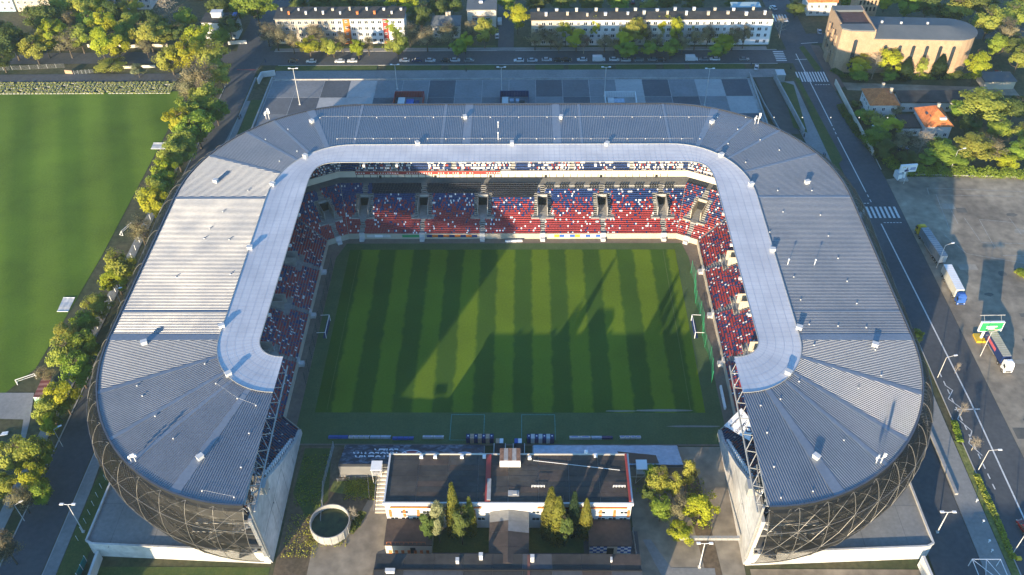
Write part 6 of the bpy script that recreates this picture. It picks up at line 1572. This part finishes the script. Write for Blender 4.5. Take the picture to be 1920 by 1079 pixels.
# hedges as masses of leaves
def hedge(pts, w, h, kind, lab, n):
    r = np.random.RandomState(3); mb = []
    L = [math.hypot(q[0]-p[0], q[1]-p[1]) for p, q in zip(pts, pts[1:])]; tot = sum(L)
    me = leaf_mesh('hedge', kind, 4, 1, 0, 1, n, .5, 'bush'); P = np.empty(n*12); me.vertices.foreach_get('co', P); P = P.reshape(-1, 4, 3)
    for i in range(n):
        t = r.rand()*tot; k = 0
        while t > L[k]: t -= L[k]; k += 1
        p, q = pts[k], pts[k+1]; f = t/L[k]; d = ((q[0]-p[0])/L[k], (q[1]-p[1])/L[k]); s = (r.rand()-.5)*w; hh = h*(.75+.25*math.sin(i*.0+ (t+17*k)*.9)+.12*math.sin((t+5)*2.3)); z = hh*r.rand()**.5*(1-(2*s/w)**4*.5)
        c = P[i].mean(0); P[i] += np.array([p[0]+d[0]*t-d[1]*s, p[1]+d[1]*t+d[0]*s, z])-c
    me.vertices.foreach_set('co', P.ravel()); me.update(); me.materials.append(LM[kind]); o = bpy.data.objects.new('hedge', me); C.objects.link(o); tag(o, lab, 'hedge'); return o
hedge([at2(1660, 302), at2(1692, 324), at2(1800, 326), at2(1920, 331), at2(1990, 333)], 5, 3.0, 'G', 'long overgrown hedge along the far edge of the parking ground', 9000)
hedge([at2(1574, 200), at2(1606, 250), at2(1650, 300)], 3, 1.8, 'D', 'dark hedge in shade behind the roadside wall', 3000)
hedge([at2(1788, 790), at2(1800, 830)], 1.6, .7, 'G', 'low hedge strip in the verge beside the zigzag marking', 700)
hedge([at2(1830, 890), at2(1862, 960), at2(1900, 1050)], 1.6, .6, 'O', 'low weedy hedge strip in the verge along the near pavement', 1500)
hedge([at2(1560, 132), at2(1585, 146)], 3, 1.4, 'D', 'clipped dark shrubs at the foot of the church corner', 900)
hedge([at2(1690, 146), at2(1830, 144)], 4, 1.2, 'G', 'shrubs along the foot of the sunny church wall', 2500)
hedge([at2(655, 1000), at2(668, 985), at2(680, 962)], 2, 1.0, 'D', 'dark shrubs between the water tank and the path', 700)
hedge([at2(1905, 508), at2(1925, 520)], 3, 1.3, 'O', 'kerbed shrub bed at the edge of the parking ground', 700)

# tufts in the near yards
def tufts(name, polys, n, kind, size=.35):
    r = np.random.RandomState(9); me = leaf_mesh(name, kind, 6, 1, 0, .3, n, size, 'bush'); P = np.empty(n*12); me.vertices.foreach_get('co', P); P = P.reshape(-1, 4, 3)
    for i in range(n):
        x0, y0, x1, y1 = polys[r.randint(len(polys))]; c = P[i].mean(0); P[i] += np.array([r.uniform(x0, x1), r.uniform(y0, y1), .12+.15*r.rand()])-c
    me.vertices.foreach_set('co', P.ravel()); me.update(); me.materials.append(LM[kind]); o = bpy.data.objects.new(name, me); C.objects.link(o); o['kind'] = 'stuff'
tufts('weeds', [(-53, -78, -45, -66), (-48, -75, -38, -66), (-41, -62, -33, -55), (-41, -60, -33, -56)], 2600, 'O')
tufts('grass_tufts', [(-40, -61, -33, -55.5), (-53, -64, -46, -48), (44, -70, 49, -55), (31, -60, 42, -52)], 2200, 'G')
# ------------------------------------------------------------------ vehicles
CARCOL = {'white': (.56, .56, .56), 'silver': (.42, .43, .45), 'black': (.015, .015, .018), 'navy blue': (.02, .035, .10), 'grey': (.16, .17, .18), 'dark red': (.18, .02, .02)}
CM = {k: mat(k+' car paint', v, rough=.25, var=.03, spec=.6) for k, v in CARCOL.items()}
def loft(mb, secs, m=0, cap=True):
    n = len(secs[0]); k = len(mb.v)
    for s in secs: mb.v += s
    for a in range(len(secs)-1):
        for i in range(n):
            j = (i+1) % n; mb.f.append((k+a*n+i, k+a*n+j, k+(a+1)*n+j, k+(a+1)*n+i)); mb.m.append(m)
    if cap: mb.f.append(tuple(range(k+n-1, k-1, -1))); mb.m.append(m); mb.f.append(tuple(range(k+(len(secs)-1)*n, k+len(secs)*n))); mb.m.append(m)
    return mb
def wheel(parent, x, y, r, w=.22):
    mb = MB(); mb.tube((x, y-w/2, r), (x, y+w/2, r), r, 12); o = mb.build('wheel', M['rubber'], parent)
    MB().tube((x, y-w/2-.02, r), (x, y+w/2+.02, r), r*.6, 10).build('rim', M['galv'], o); return o
def make_car(colour, van=False):
    t = thing('parked_car' if not van else 'delivery_van', (0, 0, 0), 'x', 'car' if not van else 'van', local=True); L, W_, H = (4.3, 1.75, 1.45) if not van else (5.4, 2.0, 2.4)
    def sec(x, w, z0, z1): return [(x, -w/2, z0), (x, w/2, z0), (x, w/2*1.0, z0+(z1-z0)*.75), (x, w/2*.93, z1), (x, -w/2*.93, z1), (x, -w/2, z0+(z1-z0)*.75)]
    if van: pr = [(-L/2, 1.85, .4, 2.2), (-L/2+.1, 2.0, .3, 2.35), (L/2-1.7, 2.0, .3, 2.4), (L/2-1.3, 1.98, .3, 2.2), (L/2-.8, 1.9, .3, 1.25), (L/2-.1, 1.85, .3, 1.0), (L/2, 1.6, .4, .8)]
    else: pr = [(-L/2, 1.5, .4, .75), (-L/2+.12, 1.72, .3, .92), (-L/2+.7, W_, .28, .96), (L/2-1.4, W_, .28, .95), (L/2-.35, 1.7, .28, .82), (L/2, 1.45, .38, .66)]
    loft(MB(), [sec(*p) for p in pr]).build('body', CM[colour], t)
    if not van:
        cab = [(-L/2+.35, 1.5, .9, .95), (-L/2+.75, 1.45, .9, 1.38), (-.1, 1.42, .9, H), (.45, 1.42, .9, 1.4), (L/2-1.15, 1.5, .88, .95)]
        loft(MB(), [sec(*p) for p in cab]).build('cabin_glass', M['glass'], t)
        MB().box(-.35, 0, H-.03, 1.55, 1.22, .06).build('roof', CM[colour], t)
    else:
        MB().quad([(L/2-1.28, -.85, 2.1), (L/2-.78, -.85, 1.3), (L/2-.78, .85, 1.3), (L/2-1.28, .85, 2.1)]).build('windscreen', M['glass'], t)
    for x in (-L/2+.8, L/2-.85):
        for y in (-W_/2+.1, W_/2-.1): wheel(t, x, y, .32)
    for y in (-.6, .6):
        MB().box(L/2-.02, y, .6, .1, .3, .14).build('headlight', M['white'], t); MB().box(-L/2+.02, y, .7, .1, .26, .16).build('tail_light', M['red'], t)
    return proto(t)
PC = {}
def put_car(x, y, rz, colour, label, group, van=False):
    k = (colour, van)
    if k not in PC: PC[k] = make_car(colour, van); o = PC[k]; o.location = (x, y, 0); o.rotation_euler = (0, 0, rz); o['label'] = label; o['group'] = group
    else: o = dup(PC[k], (x, y, .04), rz, label, group)
    o.location.z = .04; return o
row_c = [(553, 'black'), (587, 'white'), (640, 'white'), (663, 'white'), (760, 'white'), (783, 'navy blue'), (808, 'silver'), (837, 'black'), (854, 'silver'), (880, 'grey'), (973, 'white'), (998, 'silver'), (1025, 'silver'), (1047, 'black'), (1062, 'black'), (1091, 'white'), (1122, 'van'), (1151, 'white'), (1172, 'silver'), (1196, 'grey'), (1223, 'grey'), (1237, 'black'), (1295, 'van'), (1319, 'grey'), (1339, 'white'), (1393, 'grey')]
for i, (px, c) in enumerate(row_c):
    x, y = at2(px, 109.5)
    put_car(x, 157.6+R.uniform(-.3, .3), (0 if R.random() < .5 else math.pi)+R.uniform(-.03, .03), 'white' if c == 'van' else c, f'{"white van" if c == "van" else c+" car"}, {ORD[i+1]} from the left road in the line parked along the far street', 'cars parked along the far street', c == 'van')
for px, py, rz, c, van, lab in ((1418, 129, 1.3, 'white', False, 'white car turning alone at the corner of the plaza and the far street'), (1450, 17, 1.9, 'white', False, 'white car driving on the main road beyond the junction'), (937, 44, 1.6, 'white', True, 'white van parked by the cream office block'), (932, 70, 1.6, 'white', False, 'white car parked in the yard lane below the van'), (1868, 139, .1, 'dark red', False, 'dark red car parked in the trees beyond the church end'), (1536, 62, 1.4, 'silver', False, 'silver car parked against the church front'), (1691, 281, .1, 'navy blue', False, 'navy car parked in shade behind the hedge'), (1207, 8, 1.6, 'navy blue', False, 'navy car parked in the yard behind the white block'), (1918, 992, 1.75, 'dark red', False, 'dark red car waiting at the picture edge beside the road'), (1186, 6, 1.6, 'dark red', False, 'dark red car in the yard behind the white block'), (1165, 6, 0, 'black', False, 'black car in the yard behind the white block')):
    x, y = at2(px, py); put_car(x, y, rz, c, lab, None, van)
# the three lorries on the parking ground
def lorry(rear, front, cabcol, body, side, top, lab, print_=None, rear_m=None):
    (x0, y0), (x1, y1) = rear, front; L = math.hypot(x1-x0, y1-y0); rz = math.atan2(y1-y0, x1-x0)
    t = thing('articulated_lorry', ((x0+x1)/2, (y0+y1)/2, 0), lab, 'lorry', 'lorries on the parking ground', rz, local=True)
    TL = L-2.9; xm = -L/2+TL/2
    b = MB().box(xm, 0, 1.05, TL, 2.5, 2.85, 0, 0, 1); b.build('trailer_body', [side, top], t)
    MB().box(xm, 0, .75, TL-.3, 1.2, .3).build('trailer_chassis', M['darkmetal'], t)
    rb = MB()
    for i in range(14): rb.box(-L/2+(i+.5)*TL/14, 0, 3.9, .06, 2.46, .03)
    rb.build('roof_bow', M['offwhite'] if top is not M['slate'] else M['galv'], t)
    MB().box(-L/2-.03, 0, 1.15, .06, 2.4, 2.6).build('rear_door', rear_m or M['offwhite'], t)
    for y in (-.02, ): MB().box(-L/2-.07, y, 1.2, .04, .05, 2.5).build('door_seam', M['darkmetal'], t)
    sk_ = MB()
    for y in (-1.2, 1.2): sk_.box(xm-.5, y, .55, TL*.45, .06, .45)
    sk_.build('side_guard', M['galv'], t)
    if print_: 
        for y in (-1.27, 1.27): MB().box(xm-.4, y, 1.9, TL*.42, .03, 1.1).build('side_print', print_, t)
    cx = L/2-1.1
    def s(x, w, z0, z1): return [(x, -w/2, z0), (x, w/2, z0), (x, w/2*.97, z1), (x, -w/2*.97, z1)]
    loft(MB(), [s(cx-1.15, 2.35, .6, 3.5), (s(cx+.5, 2.45, .5, 3.45)), s(cx+.95, 2.42, .45, 2.6), s(cx+1.1, 2.35, .45, 1.0)]).build('cab', cabcol, t)
    MB().quad([(cx+.58, -1.08, 3.25), (cx+.99, -1.08, 2.1), (cx+.99, 1.08, 2.1), (cx+.58, 1.08, 3.25)]).build('windscreen', M['glass'], t)
    MB().box(cx+1.1, 0, .6, .08, 1.6, .5).build('grille', M['darkmetal'], t)
    for y in (-1.24, 1.24): MB().box(cx+.2, y, 2.0, .8, .04, .8).build('side_window', M['glass'], t); MB().box(cx+.85, y*1.06, 2.0, .12, .25, .7).build('mirror', M['black'], t)
    for y in (-.9, .9): MB().box(cx+1.08, y, .8, .1, .35, .22).build('headlight', M['white'], t)
    MB().box(cx-.3, 0, 3.46, 1.2, 2.0, .35, 0, 0, None, .75).build('roof_fairing', cabcol, t)
    for x in (cx+.2, cx-2.6, -L/2+1.2, -L/2+2.5, -L/2+3.8):
        for y in (-1.1, 1.1): wheel(t, x, y, .5, .35)
    return t
gm = mat('grey trailer tarpaulin', (.20, .23, .25), var=.15, scale=.8)
a0 = at(1761, 480, 3.9); a1 = at(1737, 421, 3.7)
lorry((135.0, a0[1]-.0), (133.2, a1[1]+1.0), M['yellow'], None, gm, mat('grey tarpaulin roof', (.25, .28, .30), var=.15, scale=.6), 'lorry with a yellow cab and dull grey trailer, white rear doors')
a0 = at(1777, 496, 3.9); a1 = at(1804, 565, 2.0)
lorry((a0[0], a0[1]), (a1[0], a1[1]), M['blue'], None, mat('pale trailer side', (.50, .51, .46), var=.06), M['white'], 'lorry with a deep blue cab and white ribbed trailer roof')
a0 = at(1856, 612, 3.9); a1 = at(1893, 692, 2.0)
lorry((a0[0], a0[1]), (a1[0], a1[1]), M['white'], None, M['navy'], mat('beige trailer roof', (.42, .38, .27), var=.1), 'lorry with a white cab and navy trailer with pink print, by the green billboard', mat('pink print', (.50, .10, .13), var=.15, scale=2))

# ------------------------------------------------------------------ people, small and far away
def person(px, py, rz, top, legs, lab):
    x, y = at2(px, py); t = thing('person', (x, y, .12), lab, 'person', None, rz, local=True)
    me = bpy.data.meshes.new('body'); V = [(0, 0, .95), (0, 0, 1.15), (0, 0, 1.42), (0, 0, 1.52), (0, .02, 1.66), (-.1, 0, .9), (-.11, .12, .5), (-.11, .02, .06), (-.11, .14, .04), (.1, 0, .9), (.11, -.14, .5), (.11, -.26, .08), (.11, -.14, .04), (-.19, 0, 1.4), (-.24, -.08, 1.13), (-.22, .06, .9), (.19, 0, 1.4), (.24, .08, 1.13), (.22, .16, .9)]
    E = [(0, 1), (1, 2), (2, 3), (3, 4), (0, 5), (5, 6), (6, 7), (7, 8), (0, 9), (9, 10), (10, 11), (11, 12), (2, 13), (13, 14), (14, 15), (2, 16), (16, 17), (17, 18)]
    RR = [.16, .15, .16, .065, .11, .1, .075, .05, .045, .1, .075, .05, .045, .07, .05, .04, .07, .05, .04]
    me.from_pydata(V, E, []); o = bpy.data.objects.new('body', me); C.objects.link(o); o.parent = t; o.modifiers.new('skin', 'SKIN')
    for i, r_ in enumerate(RR): me.skin_vertices[0].data[i].radius = (r_, r_*.8)
    me.skin_vertices[0].data[0].use_root = True
    sb = o.modifiers.new('sub', 'SUBSURF'); sb.levels = sb.render_levels = 1; me.materials.append(top)
    MB().lathe([(.0, 1.79), (.09, 1.77), (.12, 1.68), (.1, 1.6)], 0, -.01, 8).build('hair', M['bark'], t)
    tr = MB()
    for s_, yy in ((-.11, .06), (.11, -.1)): tr.tube((s_, 0, .95), (s_, yy, .5), .12, 6, 0, .1).tube((s_, yy, .5), (s_, yy*2-.08, .1), .1, 6, 0, .085)
    tr.build('trousers', legs, t)
for px, py, rz, tp, lg, lab in ((452, 222, .6, M['black'], M['navy'], 'front one of two dark dressed persons on the grey path beside the grass strip'), (449, 225, .6, M['darkmetal'], M['black'], 'rear one of two dark dressed persons on the grey path beside the grass strip'), (498, 118, 1.2, M['black'], M['navy'], 'person in dark clothes crossing the junction at the left road'), (874, 135, .2, M['black'], M['black'], 'person in black walking along the top of the plaza steps'), (1507, 258, .4, M['black'], M['black'], 'person in black on the pavement below the grass embankment'), (1543, 294, .4, M['navy'], M['black'], 'person in navy, one of a pair on the pavement by the roof edge'), (1546, 296, .4, M['black'], M['black'], 'person in black, one of a pair on the pavement by the roof edge'), (1408, 124, .8, M['black'], M['navy'], 'person in dark clothes beside the turning white car'), (1482, 131, .8, M['navy'], M['black'], 'person in navy waiting at the zebra crossing')):
    person(px, py, rz, tp, lg, lab)

# ------------------------------------------------------------------ unseen blocks added south of the view, guessed in place to throw shade into it
s_ = hip_house('apartment_block', -168, -126, -104, -114, 14, 3, 'added unseen shade block outside the view beyond the near left road', 'beige', 'slate', cat='apartment block', rows=4, wins='')
s2 = hip_house('apartment_block', 60, -170, 110, -158, 17, 3, 'added unseen shade block outside the view south of the right podium', 'beige', 'slate', cat='apartment block', rows=4, wins='')

# ------------------------------------------------------------------ thin evening haze: one closed box of even air round everything
hz = MB().box(0, 450, -1.2, 3040, 2740, 198).build('haze', [])
hz['kind'] = 'stuff'
hm = bpy.data.materials.new('pale evening haze'); hm.use_nodes = True; N = hm.node_tree.nodes
N.remove(N['Principled BSDF']); pv = N.new('ShaderNodeVolumePrincipled'); pv.inputs['Density'].default_value = .00007; pv.inputs['Color'].default_value = (.66, .88, .96, 1)
hm.node_tree.links.new(pv.outputs[0], N['Material Output'].inputs['Volume']); hz.data.materials.append(hm)
